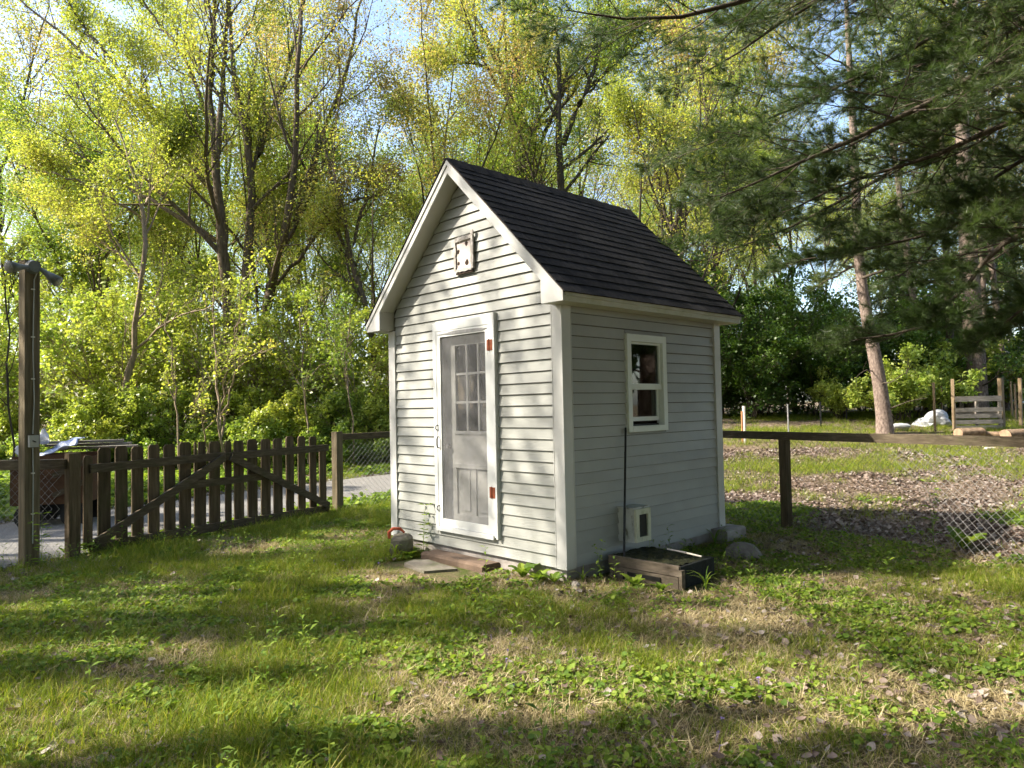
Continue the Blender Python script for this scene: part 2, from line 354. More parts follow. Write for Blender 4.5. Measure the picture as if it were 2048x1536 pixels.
def fn_ground(t, b, N, L):
    p = N('NewGeometry').outputs['Position']
    n1 = N('TexNoise', i_Scale=.7, i_Detail=6.0, i_Roughness=.6); n2 = N('TexNoise', i_Scale=9.0, i_Detail=8.0, i_Roughness=.7); n3 = N('TexNoise', i_Scale=55.0, i_Detail=6.0, i_Roughness=.7)
    for n in (n1, n2, n3): L(p, n.inputs['Vector'])
    soil = ramp(N, [(.25, (.06, .043, .03)), (.5, (.16, .12, .08)), (.68, (.28, .22, .155)), (.85, (.38, .32, .25))]); L(n3.outputs[0], soil.inputs[0])
    gr = ramp(N, [(.3, (.045, .065, .018)), (.6, (.10, .12, .035)), (.8, (.20, .19, .08))]); L(n3.outputs[0], gr.inputs[0])
    s = N('Math', operation='ADD'); L(n1.outputs[0], s.inputs[0]); L(n2.outputs[0], s.inputs[1])
    f = N('MapRange', i_1=.85, i_2=1.15, i_3=0.0, i_4=1.0); L(s.outputs[0], f.inputs[0])
    v = N('TexVoronoi', i_Scale=18.0); L(p, v.inputs['Vector']); sx = N('SeparateXYZ'); L(v.outputs['Color'], sx.inputs[0])
    lf = ramp(N, [(0, (.05, .035, .024)), (.35, (.12, .085, .06)), (.7, (.21, .155, .115)), (1, (.31, .25, .2))]); L(sx.outputs[0], lf.inputs[0])
    la = N('Attribute', attribute_name='litter'); lr = N('MapRange', i_1=.3, i_2=.8, i_3=0.0, i_4=.9); L(la.outputs['Fac'], lr.inputs[0])
    base = mix(t, N, L, f.outputs[0], soil.outputs[0], gr.outputs[0])
    L(mix(t, N, L, lr.outputs[0], base, lf.outputs[0]), b.inputs['Base Color'])
    b.inputs['Roughness'].default_value = 1.0; b.inputs['Specular IOR Level'].default_value = .05
    bp = N('Bump', i_Strength=.9, i_Distance=.03); L(n3.outputs[0], bp.inputs['Height']); L(bp.outputs[0], b.inputs['Normal'])
MAT['ground'] = mk('ground', fn_ground)

# trees beyond the left picture edge: x, y, scale, kind, turn
SHADE_TREES = [(-13.5, 5.55, .95, 0, .3), (-15.5, 8.6, 1.0, 0, 4.2), (-11.5, 5.9, .9, 0, 1.7)]
SHADE_BAND_TREES = [(-14.2, 4.25, (.42, .42, .92), .4), (-9.6, 2.15, (.44, .44, .95), 2.0), (-12.8, 3.95, (.40, .36, .80), 3.0)]  # narrow trees added out of view, shaped to cast shade bands
# unseen broad trees, and a dense belt round them, added only to block skylight
SKY_SCREEN_TREES = [(1.2, -2.2, 1.0, .3), (6.2, .6, 1.0, 1.3), (-4.5, -4.0, 1.0, 2.3), (6.5, -5.0, 1.05, 4.4), (10.2, 5.0, 1.05, 2.0), (-9.0, -6.5, 1.0, 5.3), (12.6, 9.6, 1.05, 3.0)]
SKY_BELT_TREES = [(14.5, 10.4, 1.4, .2), (13.2, 6.2, 1.4, 1.9), (12.2, 2.0, 1.4, 3.1), (11.5, -2.2, 1.4, 4.6), (9.2, -6.0, 1.4, 5.5), (5.2, -8.2, 1.4, .9), (.8, -9.2, 1.4, 2.4), (-3.8, -9.4, 1.4, 3.7), (-8.4, -9.0, 1.4, 1.2), (-13.0, -8.0, 1.4, 5.0), (18.5, 7.5, 1.6, 2.2), (17.0, 0.0, 1.6, 4.0), (14.5, -7.0, 1.6, .5), (7.5, -13.0, 1.6, 1.7), (-1.5, -14.0, 1.6, 3.3), (-10.5, -13.5, 1.6, 4.9), (-18.0, -3.0, .8, .4), (-18.5, 1.2, .75, 2.0), (-19.0, 5.2, .8, 3.6), (-19.0, 9.4, .75, 5.2), (-19.5, 13.2, .8, 1.1), (-23.0, 3.2, .95, 4.1), (-23.5, 11.0, .95, 2.7)]

# ------------------------------------------------------------------ ground, road
def axis(lo, hi, step, far_lo, far_hi):
    a = list(np.arange(lo, hi + 1e-6, step)); s = step; v = hi
    while v < far_hi: s *= 1.22; v += s; a.append(v)
    s = step; v = lo
    while v > far_lo: s *= 1.22; v -= s; a.insert(0, v)
    return np.array(a)
GATE0, GATE1 = np.array([-4.67, 7.68]), np.array([-2.68, 10.61])
GT = (GATE1 - GATE0) / np.linalg.norm(GATE1 - GATE0); GN = np.array([GT[1], -GT[0]])   # GN points to the yard
FC = np.array([0.0, 13.6]); FP = np.array([3.25, 8.55]); FT = (FP - FC) / np.linalg.norm(FP - FC)
FE = FP + FT * 5.5
def beyond_gate(x, y):   # signed distance behind the gate/left fence line
    return -((x - GATE0[0]) * GN[0] + (y - GATE0[1]) * GN[1])
def beyond_right(x, y):  # signed distance behind the right-hand fence line
    n = np.array([-FT[1], FT[0]])
    return (x - FP[0]) * n[0] + (y - FP[1]) * n[1]
ROADP = np.array([[-16, -6.6], [-12, -.8], [-8.7, 4.2], [-6.9, 7.4], [-5.6, 10.1], [-3.9, 12.9], [-1.9, 15.6], [-.1, 18.4], [.6, 22], [.6, 28], [0, 40]])
def _dense(P, n=160):
    t = np.linspace(0, 1, len(P)); u = np.linspace(0, 1, n)
    # smooth by Catmull-Rom like cubic on each axis
    out = []
    for k in range(P.shape[1]):
        v = P[:, k]; m = np.gradient(v, t); i = np.clip(np.searchsorted(t, u) - 1, 0, len(t) - 2)
        h = t[i + 1] - t[i]; q = (u - t[i]) / h
        out.append((2*q**3-3*q**2+1)*v[i] + (q**3-2*q**2+q)*h*m[i] + (-2*q**3+3*q**2)*v[i+1] + (q**3-q**2)*h*m[i+1])
    return np.stack(out, 1)
ROADC = _dense(ROADP)
ROAD_W = 1.8
def road_dist(x, y):
    x = np.asarray(x, float).ravel(); y = np.asarray(y, float).ravel()
    d = np.full(x.shape, 1e9)
    for c in ROADC[::2]: d = np.minimum(d, np.hypot(x - c[0], y - c[1]))
    return d
def vnoise(x, y, s, seed=0):
    """cheap smooth value noise 0..1"""
    x = np.asarray(x) / s + seed * 17.3; y = np.asarray(y) / s + seed * 9.1
    xi, yi = np.floor(x), np.floor(y); fx, fy = x - xi, y - yi
    h = lambda a, b: np.modf(np.abs(np.sin(a * 127.1 + b * 311.7 + seed) * 43758.5453))[0]
    fx = fx * fx * (3 - 2 * fx); fy = fy * fy * (3 - 2 * fy)
    return (h(xi, yi) * (1 - fx) + h(xi + 1, yi) * fx) * (1 - fy) + (h(xi, yi + 1) * (1 - fx) + h(xi + 1, yi + 1) * fx) * fy
def litter_amount(x, y):
    """how much of the ground is bare leaf litter"""
    br = beyond_right(x, y); bg = beyond_gate(x, y)
    a = .15 + .35 * ss(-1, 4, x)
    right = np.where(br > 0, .82 - .82 * ss(11.0, 13.5, np.asarray(y)), 0)
    verge = np.where((bg > 4.0), 1.0 - .55 * ss(6.5, 9.0, bg), 0)
    n = vnoise(x, y, 1.6, 3) * .6 + vnoise(x, y, .5, 4) * .4
    return np.clip(np.maximum(np.maximum(a, right), verge) + (n - .5) * 1.1, 0, 1)

xs = axis(-16, 16, .3, -420, 420); ys = axis(-4, 26, .3, -120, 600)
GX, GY = np.meshgrid(xs, ys)
GZ = T(GX, GY)
V = np.stack([GX.ravel(), GY.ravel(), GZ.ravel()], 1)
nx, ny = len(xs), len(ys)
I = np.arange(nx * ny).reshape(ny, nx)
Q = np.stack([I[:-1, :-1].ravel(), I[:-1, 1:].ravel(), I[1:, 1:].ravel(), I[1:, :-1].ravel()], 1)
gm = new_mesh('ground', V, quads=Q, smooth=True)
at_ = gm.attributes.new('litter', 'FLOAT', 'POINT')
at_.data.foreach_set('value', litter_amount(GX.ravel(), GY.ravel()).astype(np.float32))
obj('ground', gm, MAT['ground'], kind='structure')

rc = _dense(ROADP, 220)
tg = np.gradient(rc, axis=0); tg /= np.linalg.norm(tg, axis=1)[:, None]; nr = np.stack([tg[:, 1], -tg[:, 0]], 1)
rv = []; cols = 9
for k in range(cols):
    o_ = (k / (cols - 1) - .5) * 2
    wob = ROAD_W * o_ * (1 + (.10 * np.sin(np.arange(len(rc)) * .31 + k) if k in (0, cols - 1) else 0))
    p = rc + nr * np.reshape(wob, (-1, 1) if np.ndim(wob) else (1, 1))
    edge = abs(o_)
    rv.append(np.stack([p[:, 0], p[:, 1], T(p[:, 0], p[:, 1]) + .03 + .02 * (1 - edge) - (.055 if k in (0, cols - 1) else 0)], 1))
rv = np.stack(rv, 1).reshape(-1, 3)
I = np.arange(len(rc) * cols).reshape(len(rc), cols)
Q = np.stack([I[:-1, :-1].ravel(), I[:-1, 1:].ravel(), I[1:, 1:].ravel(), I[1:, :-1].ravel()], 1)
obj('gravel_road', new_mesh('gravel_road', rv, quads=Q, smooth=True), MAT['gravel'], kind='structure')

# ------------------------------------------------------------------ shed
YAW = 0.7629
SH = np.array([.4392, 6.1838, .1224])
W_, L_, E_ = 2.59, 2.575, .1016
AP, H0 = 3.885, 2.425
DL, DR, DB, DT = 1.788, .836, .1726, 2.30
WL, WR, WB, WT = .882, 1.530, 1.144, 2.088
shed = empty('shed', tuple(SH), YAW, 'small pale grey clapboard shed with steep black shingle roof', 'shed')
def sloc(x, y, z=0.0):
    c, s = math.cos(YAW), math.sin(YAW)
    return np.array([SH[0] + x * c - y * s, SH[1] + x * s + y * c, SH[2] + z])
top = lambda y: H0 + min(y, W_ - y)
# frames of the four walls (real thickness, with openings)
b = MB(); th = .08
for poly in ([(0, 0), (DR+.05, 0), (DR+.05, top(DR+.05)), (0, top(0))],
             [(DL-.05, 0), (W_, 0), (W_, top(W_)), (DL-.05, top(DL-.05))],
             [(DR+.05, DT-.05), (DL-.05, DT-.05), (DL-.05, top(DL-.05)), (W_/2, top(W_/2)), (DR+.05, top(DR+.05))],
             [(DR+.05, 0), (DL-.05, 0), (DL-.05, DB+.03), (DR+.05, DB+.03)]):
    b.prism([(0, y, z) for y, z in poly], (th, 0, 0))
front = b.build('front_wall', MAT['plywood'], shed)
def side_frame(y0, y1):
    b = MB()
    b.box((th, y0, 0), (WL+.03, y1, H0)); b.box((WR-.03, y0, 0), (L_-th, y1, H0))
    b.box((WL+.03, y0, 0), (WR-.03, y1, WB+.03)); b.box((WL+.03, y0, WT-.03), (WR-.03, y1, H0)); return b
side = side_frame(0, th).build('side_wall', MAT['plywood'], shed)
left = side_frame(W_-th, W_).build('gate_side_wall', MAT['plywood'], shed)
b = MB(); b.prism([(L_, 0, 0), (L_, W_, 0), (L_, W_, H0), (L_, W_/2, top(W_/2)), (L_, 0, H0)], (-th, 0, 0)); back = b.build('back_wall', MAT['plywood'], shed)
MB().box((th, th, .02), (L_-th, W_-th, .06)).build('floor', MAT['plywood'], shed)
MB().box((.012, .012, -.42), (L_-.012, W_-.012, -.004)).build('foundation', MAT['concrete'], shed)

# lapped siding, every board its own piece
rng = random.Random(5)
def board(parent, A0, B0, A1, B1, z0, z1, f):
    """trapezoid board; f(u, n, z) -> point; n outward"""
    j = rng.uniform(-.0012, .0012); zj = rng.uniform(-.001, .001)
    v = [f(A0, .020+j, z0+zj), f(B0, .020+j, z0+zj), f(B1, .004, z1-.0055), f(A1, .004, z1-.0055), f(A0, .0006, z0+zj), f(B0, .0006, z0+zj), f(B1, .0006, z1-.0055), f(A1, .0006, z1-.0055)]
    m = MB(); m.V = v; m.F = [(0,1,2,3), (5,4,7,6), (0,4,5,1), (3,2,6,7), (1,5,6,2), (0,3,7,4)]
    return m.build('siding_board', MAT['siding'], parent)
CP = .078
ff = lambda u, n, z: (-n, u, z)
fb = lambda u, n, z: (L_ + n, u, z)
fs = lambda u, n, z: (u, -n, z)
fl = lambda u, n, z: (u, W_ + n, z)
for par, f, has_door in ((front, ff, True), (back, fb, False)):
    for n in range(36):
        z0, z1 = n * E_, (n + 1) * E_
        lo = lambda z: max(CP, z - H0 - .01); hi = lambda z: W_ - lo(z)
        z1 = min(z1, H0 + W_ / 2 - .03)
        if z1 - z0 < .02: continue
        if has_door and z0 < DT - .04 and z1 > DB + .03:
            board(par, lo(z0), DR + .01, lo(z1), DR + .01, z0, z1, f)
            board(par, DL - .01, hi(z0), DL - .01, hi(z1), z0, z1, f)
            if z1 > DT + .01: board(par, DR + .01, DL - .01, DR + .01, DL - .01, DT + .0005, z1, f)
            if z0 < DB - .02: board(par, DR + .01, DL - .01, DR + .01, DL - .01, z0, DB - .012, f)
        else:
            board(par, lo(z0), hi(z0), lo(z1), hi(z1), z0, z1, f)
for par, f in ((side, fs), (left, fl)):
    for n in range(24):
        z0, z1 = n * E_, min((n + 1) * E_, H0 - .01)
        if z1 - z0 < .02: continue
        if z0 < WT - .03 and z1 > WB + .03:
            board(par, CP, WL + .01, CP, WL + .01, z0, z1, f); board(par, WR - .01, L_ - CP, WR - .01, L_ - CP, z0, z1, f)
            if z1 > WT + .01: board(par, WL + .01, WR - .01, WL + .01, WR - .01, WT + .0005, z1, f)
            if z0 < WB - .01: board(par, WL + .01, WR - .01, WL + .01, WR - .01, z0, WB + .006, f)
        else:
            board(par, CP, L_ - CP, CP, L_ - CP, z0, z1, f)
# corner posts
def corner(x0, x1, y0, y1):
    m = MB(); m.box((x0, y0, -.002), (x1, y1, 2.289)); return m.build('corner_post', MAT['trim'], shed)
c1 = corner(-.030, .088, -.030, .088)
corner(-.030, .088, W_-.088, W_+.030); corner(L_-.088, L_+.030, -.030, .088); corner(L_-.088, L_+.030, W_-.088, W_+.030)
MB().box((-.033, .0885, -.001), (-.004, .096, 2.288)).box((.0885, -.033, -.001), (.096, -.004, 2.288)).build('flashing_strip', MAT['trim'], c1)

# roof: deck, shingles, ridge caps, rake boards, soffits
EV = -.225
X0, X1 = -.215, L_ + .19
roof = MB()
for sgn in (0, 1):
    Y = (lambda y: y) if sgn == 0 else (lambda y: W_ - y)
    roof.prism([(X0+.02, Y(EV+.015), AP-(W_/2-EV)+.012-.02), (X0+.02, Y(W_/2), AP-.026), (X0+.02, Y(W_/2), AP-.006), (X0+.02, Y(EV+.015), AP-(W_/2-EV)+.012)], (X1-X0-.04, 0, 0))
roof = roof.build('roof', MAT['plywood'], shed)
SL = (W_/2 - EV) * math.sqrt(2); ncrs = 17; ex = SL / ncrs
for sgn in (0, 1):
    for k in range(ncrs):
        brk = [X0]; wide = 1.0 if sgn else .335; x = X0 + rng.uniform(.3, 1.0) * wide
        while x < X1 - .3 * wide: brk.append(x); x += rng.uniform(.93, 1.05) * wide
        brk.append(X1)
        for i in range(len(brk) - 1):
            s0 = k * ex - rng.uniform(0, .004) - (.012 if k == 0 else 0); s1 = min(s0 + ex + .05, SL)
            m = MB(); ro = .014 + rng.uniform(-.001, .0015)
            # small uneven bottom edge
            nseg = 3; xa, xb = brk[i] + .0012, brk[i+1] - .0012
            rings = []
            for q in range(nseg + 1):
                x = xa + (xb - xa) * q / nseg; sj = s0 + rng.uniform(-.003, .003)
                pts = []
                for s_, n_ in ((sj, ro), (s1, .006), (s1, .003), (sj, ro - .007)):
                    y = EV + s_ / math.sqrt(2) - n_ / math.sqrt(2); z = AP - (W_/2 - EV) + s_ / math.sqrt(2) + n_ / math.sqrt(2)
                    pts.append((x, y if sgn == 0 else W_ - y, z))
                rings.append(pts)
            m.loft(rings).build('shingle', MAT['shingle'], roof)
nc = 13
for i in range(nc):
    xa = X0 + (X1 - X0) * i / nc; xb = xa + (X1 - X0) / nc + .03
    xb = min(xb, X1)
    rr = []
    for x, h in ((xa, .016), (xb, .026)):
        rr.append([(x, W_/2-.13, AP-.13+h), (x, W_/2-.02, AP-.012+h), (x, W_/2+.02, AP-.012+h), (x, W_/2+.13, AP-.13+h), (x, W_/2+.13, AP-.136+h), (x, W_/2, AP-.02+h), (x, W_/2-.13, AP-.136+h)])
    MB().loft(rr).build('ridge_cap', MAT['shingle'], roof)
for xf, sg in ((-.198, 1), (L_ + .174, -1)):
    for mir in (0, 1):
        Y = (lambda y: y) if mir == 0 else (lambda y: W_ - y)
        rake = MB().prism([(xf, Y(y), z) for y, z in ((-.206, 2.29), (.045, 2.29), (.05, 2.495), (W_/2, 3.74), (W_/2, 3.862), (-.206, 2.365))], (.02*sg, 0, 0)).build('rake_board', MAT['trim'], shed)
        MB().prism([(xf-.010*sg, Y(y), z) for y, z in ((-.214, 2.318), (W_/2, 3.822), (W_/2, 3.872), (-.214, 2.368))], (.0095*sg, 0, 0)).build('drip_edge', MAT['trim'], rake)
        xw = 0 if sg == 1 else L_
        xi = xf + .02 * sg
        m = MB()
        m.prism([(xi, Y(y), z) for y, z in ((.048, 2.500), (W_/2, 3.747), (W_/2, 3.757), (.048, 2.51))], (xw - xi, 0, 0))
        m.prism([(xi, Y(y), z) for y, z in ((.042, 2.303), (.050, 2.303), (.050, 2.498), (.042, 2.498))], (xw - xi - .03*sg*0, 0, 0))
        m.build('rake_soffit', MAT['soffit'], shed)
for mir in (0, 1):
    Y = (lambda y: y) if mir == 0 else (lambda y: W_ - y)
    xa, xb = -.177, L_ + .153
    q = lambda ya, yb, za, zb, x0=xa, x1=xb: ((min(x0, x1), min(Y(ya), Y(yb)), za), (max(x0, x1), max(Y(ya), Y(yb)), zb))
    MB().box(*q(-.189, .041, 2.2905, 2.3015)).build('eave_soffit', MAT['soffit'], shed)
    fa = MB().box(*q(-.206, -.190, 2.288, 2.352)).build('eave_fascia', MAT['trim_grime'], shed)
    MB().box(*q(-.219, -.1905, 2.333, 2.3625)).build('gutter_lip', MAT['trim_grime'], fa)

# screen door, casing, inner door
casing = MB()
casing.box((-.040, DL-.055, DB), (-.0005, DL, DT)); casing.box((-.040, DR, DB), (-.0005, DR+.062, DT+.012)); casing.box((-.0395, DR+.062, DT-.088), (-.0005, DL-.055, DT-.001)); casing.box((-.052, DR+.045, DB-.022), (-.0005, DL-.02, DB+.022))
casing = casing.build('door_casing', MAT['door_paint'], shed)
MB().box((-.056, DR-.022, DB-.01), (-.0005, DR-.001, DT+.014)).build('outer_strip', MAT['door_paint'], casing)
sl, sr, sb, st = DL-.058, DR+.066, DB+.026, DT-.092
sd = MB()
sd.box((-.036, sl-.062, sb), (-.012, sl, st)); sd.box((-.036, sr, sb), (-.012, sr+.062, st)); sd.box((-.0355, sr+.062, st-.062), (-.0125, sl-.062, st)); sd.box((-.0355, sr+.062, sb), (-.0125, sl-.062, sb+.078))
sdoor = sd.build('screen_door', MAT['door_paint'], shed)
MB().box((-.025, sr+.05, sb+.06), (-.0235, sl-.05, st-.05)).build('screen', MAT['screen'], sdoor)
for zc in (.597, 2.008):
    h = MB().box((-.0445, DR+.018, zc-.052), (-.0402, DR+.062, zc+.052)); h.box((-.0405, sr, zc-.052), (-.0363, sr+.034, zc+.052)); h.tube([(-.046, DR+.064, zc-.056), (-.046, DR+.064, zc+.056)], .007, 8)
    h.build('hinge', MAT['rust'], sdoor)
hd = MB(); hz = 1.06
hd.tube([(-.036, sl-.02, hz-.055), (-.058, sl-.02, hz-.055), (-.066, sl-.02, hz-.03), (-.066, sl-.02, hz+.03), (-.058, sl-.02, hz+.055), (-.036, sl-.02, hz+.055)], .006, 8)
hd.build('handle', MAT['black_metal'], sdoor, smooth=True)
for hz in (1.215, .385):
    MB().tube([(-.04, sl+.012, hz-.03), (-.058, sl+.006, hz-.015), (-.058, sl, hz+.015), (-.036, sl-.01, hz+.02)], .006, 6).build('hook', MAT['black_metal'], sdoor)
pl = MB()   # loose weather strip at the head
pl.prism([(-.041, sl-.01, st-.035), (-.041, sl-.3, st-.048), (-.041, sr+.1, st-.05), (-.041, sr+.02, st-.03), (-.041, sr+.1, st-.022), (-.041, sl-.3, st-.012)], (.004, 0, 0))
pl.build('weather_strip', MAT['galv'], sdoor)
ix0, ix1 = .048, .085
ya, yb = DR+.055, DL-.055
za, zb = DB+.034, DT-.055
gy0, gy1, gz0, gz1 = 1.0, 1.53, 1.175, 2.05
d = MB()
d.box((ix0, gy1, za), (ix1, yb, zb)); d.box((ix0, ya, za), (ix1, gy0, zb)); d.box((ix0, gy0, gz1), (ix1, gy1, zb)); d.box((ix0, gy0, .825), (ix1, gy1, gz0)); d.box((ix0, gy0, za), (ix1, gy1, .33))
d.box((ix0, 1.235, .33), (ix1, 1.295, .825))
idoor = d.build('inner_door', MAT['inner_door'], shed)
gl = MB()
for i in (1, 2):
    y = gy0 + (gy1-gy0)*i/3; gl.box((ix0+.004, y-.011, gz0), (ix1-.004, y+.011, gz1))
    z = gz0 + (gz1-gz0)*i/3; gl.box((ix0+.006, gy0, z-.011), (ix1-.006, gy1, z+.011))
gl.box((ix0-.012, gy0-.02, gz0-.03), (ix0-.0005, gy1+.02, gz0-.002)); gl.box((ix0-.014, gy0-.02, .80), (ix0-.0005, gy1+.02, .84))
gl.build('muntin', MAT['trim'], idoor)
for i in range(3):
    for j in range(3):
        y0 = gy0 + (gy1-gy0)*i/3; z0 = gz0 + (gz1-gz0)*j/3
        MB().box((.064, y0+.008, z0+.008), (.067, y0+(gy1-gy0)/3-.008, z0+(gz1-gz0)/3-.008)).build('pane', MAT['glass'], idoor)
for y0, y1 in ((gy0, 1.235), (1.295, gy1)):
    m = MB().box((ix0+.014, y0, .33), (ix1-.014, y1, .825)); m.box((ix0+.006, y0+.04, .37), (ix0+.0138, y1-.04, .785)); m.build('panel', MAT['inner_door'], idoor)
MB().tube([(ix0, 1.64, 1.02), (ix0-.012, 1.64, 1.02), (ix0-.014, 1.64, 1.02), (ix0-.05, 1.64, 1.02)], [.028, .026, .012, .026], 12).build('knob', MAT['galv'], idoor)

# windows in the two long walls
def window(f, name):
    """f(u, n, z): n outward"""
    def bx(m, u0, u1, n0, n1, z0, z1):
        p, q = f(u0, n0, z0), f(u1, n1, z1)
        m.box(tuple(min(a, c) for a, c in zip(p, q)), tuple(max(a, c) for a, c in zip(p, q))); return m
    m = MB()
    bx(m, WL, WL+.062, -.05, .042, WB, WT); bx(m, WR-.062, WR, -.05, .042, WB, WT); bx(m, WL+.062, WR-.062, -.05, .0415, WT-.07, WT-.0005); bx(m, WL+.062, WR-.062, -.05, .046, WB+.0005, WB+.055)
    o = m.build('window', MAT['vinyl_white'], shed)
    a0, a1 = WL+.063, WR-.063; zm = 1.585
    up = MB(); bx(up, a0, a0+.02, -.02, .008, zm, WT-.071); bx(up, a1-.02, a1, -.02, .008, zm, WT-.071); bx(up, a0+.02, a1-.02, -.02, .0075, WT-.091, WT-.071); bx(up, a0+.0, a1-.0, -.021, .016, zm-.032, zm+.026)
    up = up.build('upper_sash', MAT['vinyl_white'], o)
    lo = MB(); z0, z1 = 1.245, 1.70
    bx(lo, a0, a0+.024, -.048, -.024, z0, z1); bx(lo, a1-.024, a1, -.048, -.024, z0, z1); bx(lo, a0+.024, a1-.024, -.0475, -.0245, z1-.034, z1); bx(lo, a0+.024, a1-.024, -.0475, -.0245, z0, z0+.042)
    lo = lo.build('lower_sash', MAT['vinyl_white'], o)
    bx(MB(), a0+.018, a1-.018, -.010, -.007, zm+.02, WT-.085).build('pane', MAT['glass'], up)
    bx(MB(), a0+.02, a1-.02, -.038, -.035, z0+.036, z1-.03).build('pane', MAT['glass'], lo)
    bx(MB(), a0, a1, -.046, -.03, WB+.056, WB+.072).build('sill_track', MAT['black_metal'], o)
    return o
window(fs, 'window'); window(fl, 'window')
# odd lumber and a shelf inside, glimpsed through the glass
MB().box((.9, W_-.36, .9), (2.3, W_-.1, .93)).build('shelf', MAT['plywood'], shed)
MB().box((1.9, .12, .95), (2.44, .5, .99)).build('shelf', MAT['plywood'], shed)

# boarded gable vent
def onf(y, z, n): return (-n, y, z)
vent = MB().box((-.032, 1.112, 2.79), (-.026, 1.392, 3.12)).build('gable_vent', MAT['vent_board'], shed)
vf = MB(); vr = random.Random(3)
def rough_strip(y0, y1, z0, z1, n):
    h = y1 - y0 > z1 - z0; k = 10; rings = []
    for i in range(k + 1):
        t = i / k; j = lambda: vr.uniform(-.006, .006)
        if h: y = y0 + (y1-y0)*t; rings.append([onf(y, z0+j(), .0326), onf(y, z1+j(), .0326), onf(y, z1+j(), n), onf(y, z0+j(), n)])
        else: z = z0 + (z1-z0)*t; rings.append([onf(y0+j(), z, .0326), onf(y1+j(), z, .0326), onf(y1+j(), z, n), onf(y0+j(), z, n)])
    vf.loft(rings)
rough_strip(1.10, 1.135, 2.785, 3.165, .052); rough_strip(1.375, 1.402, 2.79, 3.10, .046); rough_strip(1.13, 1.38, 3.085, 3.128, .048); rough_strip(1.13, 1.38, 2.775, 2.800, .050)
vf.build('vent_frame', MAT['vent_grey'], vent)
MB().box((-.040, 1.12, 2.752), (-.026, 1.38, 2.772)).build('vent_slot', MAT['hole'], vent)
for (y, z, r) in ((1.22, 3.05, .021), (1.345, 2.985, .018), (1.345, 2.865, .017), (1.215, 2.86, .028)):
    ring = [onf(y + r*(1+vr.uniform(-.25, .25))*math.cos(a), z + r*1.15*(1+vr.uniform(-.25, .25))*math.sin(a), .0330) for a in np.linspace(0, 2*math.pi, 12)[:-1]]
    MB().prism(ring, (-.0008, 0, 0)).build('hole', MAT['hole'], vent)

# pet door tunnel low on the side wall
px0, px1, pz0, pz1, pd = .715, .945, .155, .445, .19
pet = MB()
pet.box((px0, -pd, pz0-.012), (px0+.018, -.001, pz1)); pet.box((px1-.018, -pd, pz0), (px1, -.001, pz1)); pet.box((px0-.01, -pd-.004, pz1+.0005), (px1+.01, -.001, pz1+.016)); pet.box((px0+.018, -pd, pz0), (px1-.018, -.001, pz0+.016))
pet = pet.build('pet_door', MAT['white_peeling'], shed)
fr = MB(); fy0, fy1 = -pd-.026, -pd-.0005
fr.box((px0+.004, fy0, pz0-.01), (px0+.052, fy1, pz1)); fr.box((px1-.05, fy0, pz0-.01), (px1-.002, fy1, pz1)); fr.box((px0+.052, fy0+.0005, pz1-.05), (px1-.05, fy1, pz1-.0005)); fr.box((px0+.052, fy0+.0005, pz0-.0095), (px1-.05, fy1, pz0+.034))
fr.build('flap_frame', MAT['flap_cream'], pet)
MB().box((px0+.05, -pd-.012, pz0+.03), (px1-.048, -pd-.008, pz1-.048)).build('flap', MAT['black_metal'], pet)

# ------------------------------------------------------------------ things round the shed
def blob(name, c, size, mat, seed, label, cat, rz=0.0, group=None, sub=2, rough=.22, flat=0):
    import bmesh
    r = np.random.default_rng(seed); bm = bmesh.new(); bmesh.ops.create_icosphere(bm, subdivisions=sub, radius=1.0)
    k = r.normal(size=(5, 3)) * 1.6; ph = r.uniform(0, 6, 5)
    for v in bm.verts:
        p = np.array(v.co); d = 1 + rough * sum(math.sin(float(k[i] @ p) + ph[i]) for i in range(5)) / 2.2 + r.uniform(-.04, .04)
        q = p * d
        if flat: q = np.sign(q) * np.abs(q) ** flat
        v.co = (q[0] * size[0], q[1] * size[1], q[2] * size[2])
    me = bpy.data.meshes.new(name); bm.to_mesh(me); bm.free()
    o = obj(name, me, mat, None, label, cat, group); o.location = tuple(c); o.rotation_euler = (0, 0, rz); return o
GR = lambda p: (p[0], p[1], float(T(p[0], p[1])))
q = sloc(-.27, 2.08); blob('concrete_block', (q[0], q[1], .10), (.17, .12, .13), MAT['slab'], 4, 'rough concrete block with weeds at the foot of the shed by the door', 'block', YAW+.9, flat=.6, rough=.1)
h = MB(); h.tube([(-.09, 0, 0), (-.095, 0, .06), (-.05, 0, .095), (.03, .01, .085), (.08, .02, .04)], [.016, .018, .018, .015, .012], 8)
o = h.build('red_handle', MAT['red_rope'], None, smooth=True, label='loop of faded red rope lying on the concrete block beside the shed', cat='rope'); o.location = (q[0]-.03, q[1]-.05, .20); o.rotation_euler = (0, 0, .5)
stp = MB().cbox((-.27, .80, -.17), (-.035, 1.74, -.045), .022).build('step_timber', MAT['step_wood'], None, label='weathered brown timber lying as a step below the screen door', cat='step'); stp.location = tuple(SH); stp.rotation_euler = (0, R(1.2), YAW)
sb_ = MB().prism([(-.66, 1.16, -.150), (-.38, 1.02, -.150), (-.35, 1.5, -.150), (-.46, 1.6, -.150), (-.6, 1.56, -.150)], (0, 0, .042)).build('stone_slab', MAT['slab'], None, label='flat grey paving slab in front of the timber step', cat='slab'); sb_.location = tuple(SH); sb_.rotation_euler = (R(1.5), 0, YAW)
o = MB().box((-1.08, 1.15, -.13), (-.80, 1.95, -.098)).build('mossy_board', MAT['tan_wood'], None, label='short tan board lying in the grass before the paving slab', cat='board'); o.location = tuple(SH); o.rotation_euler = (0, 0, YAW+.06)
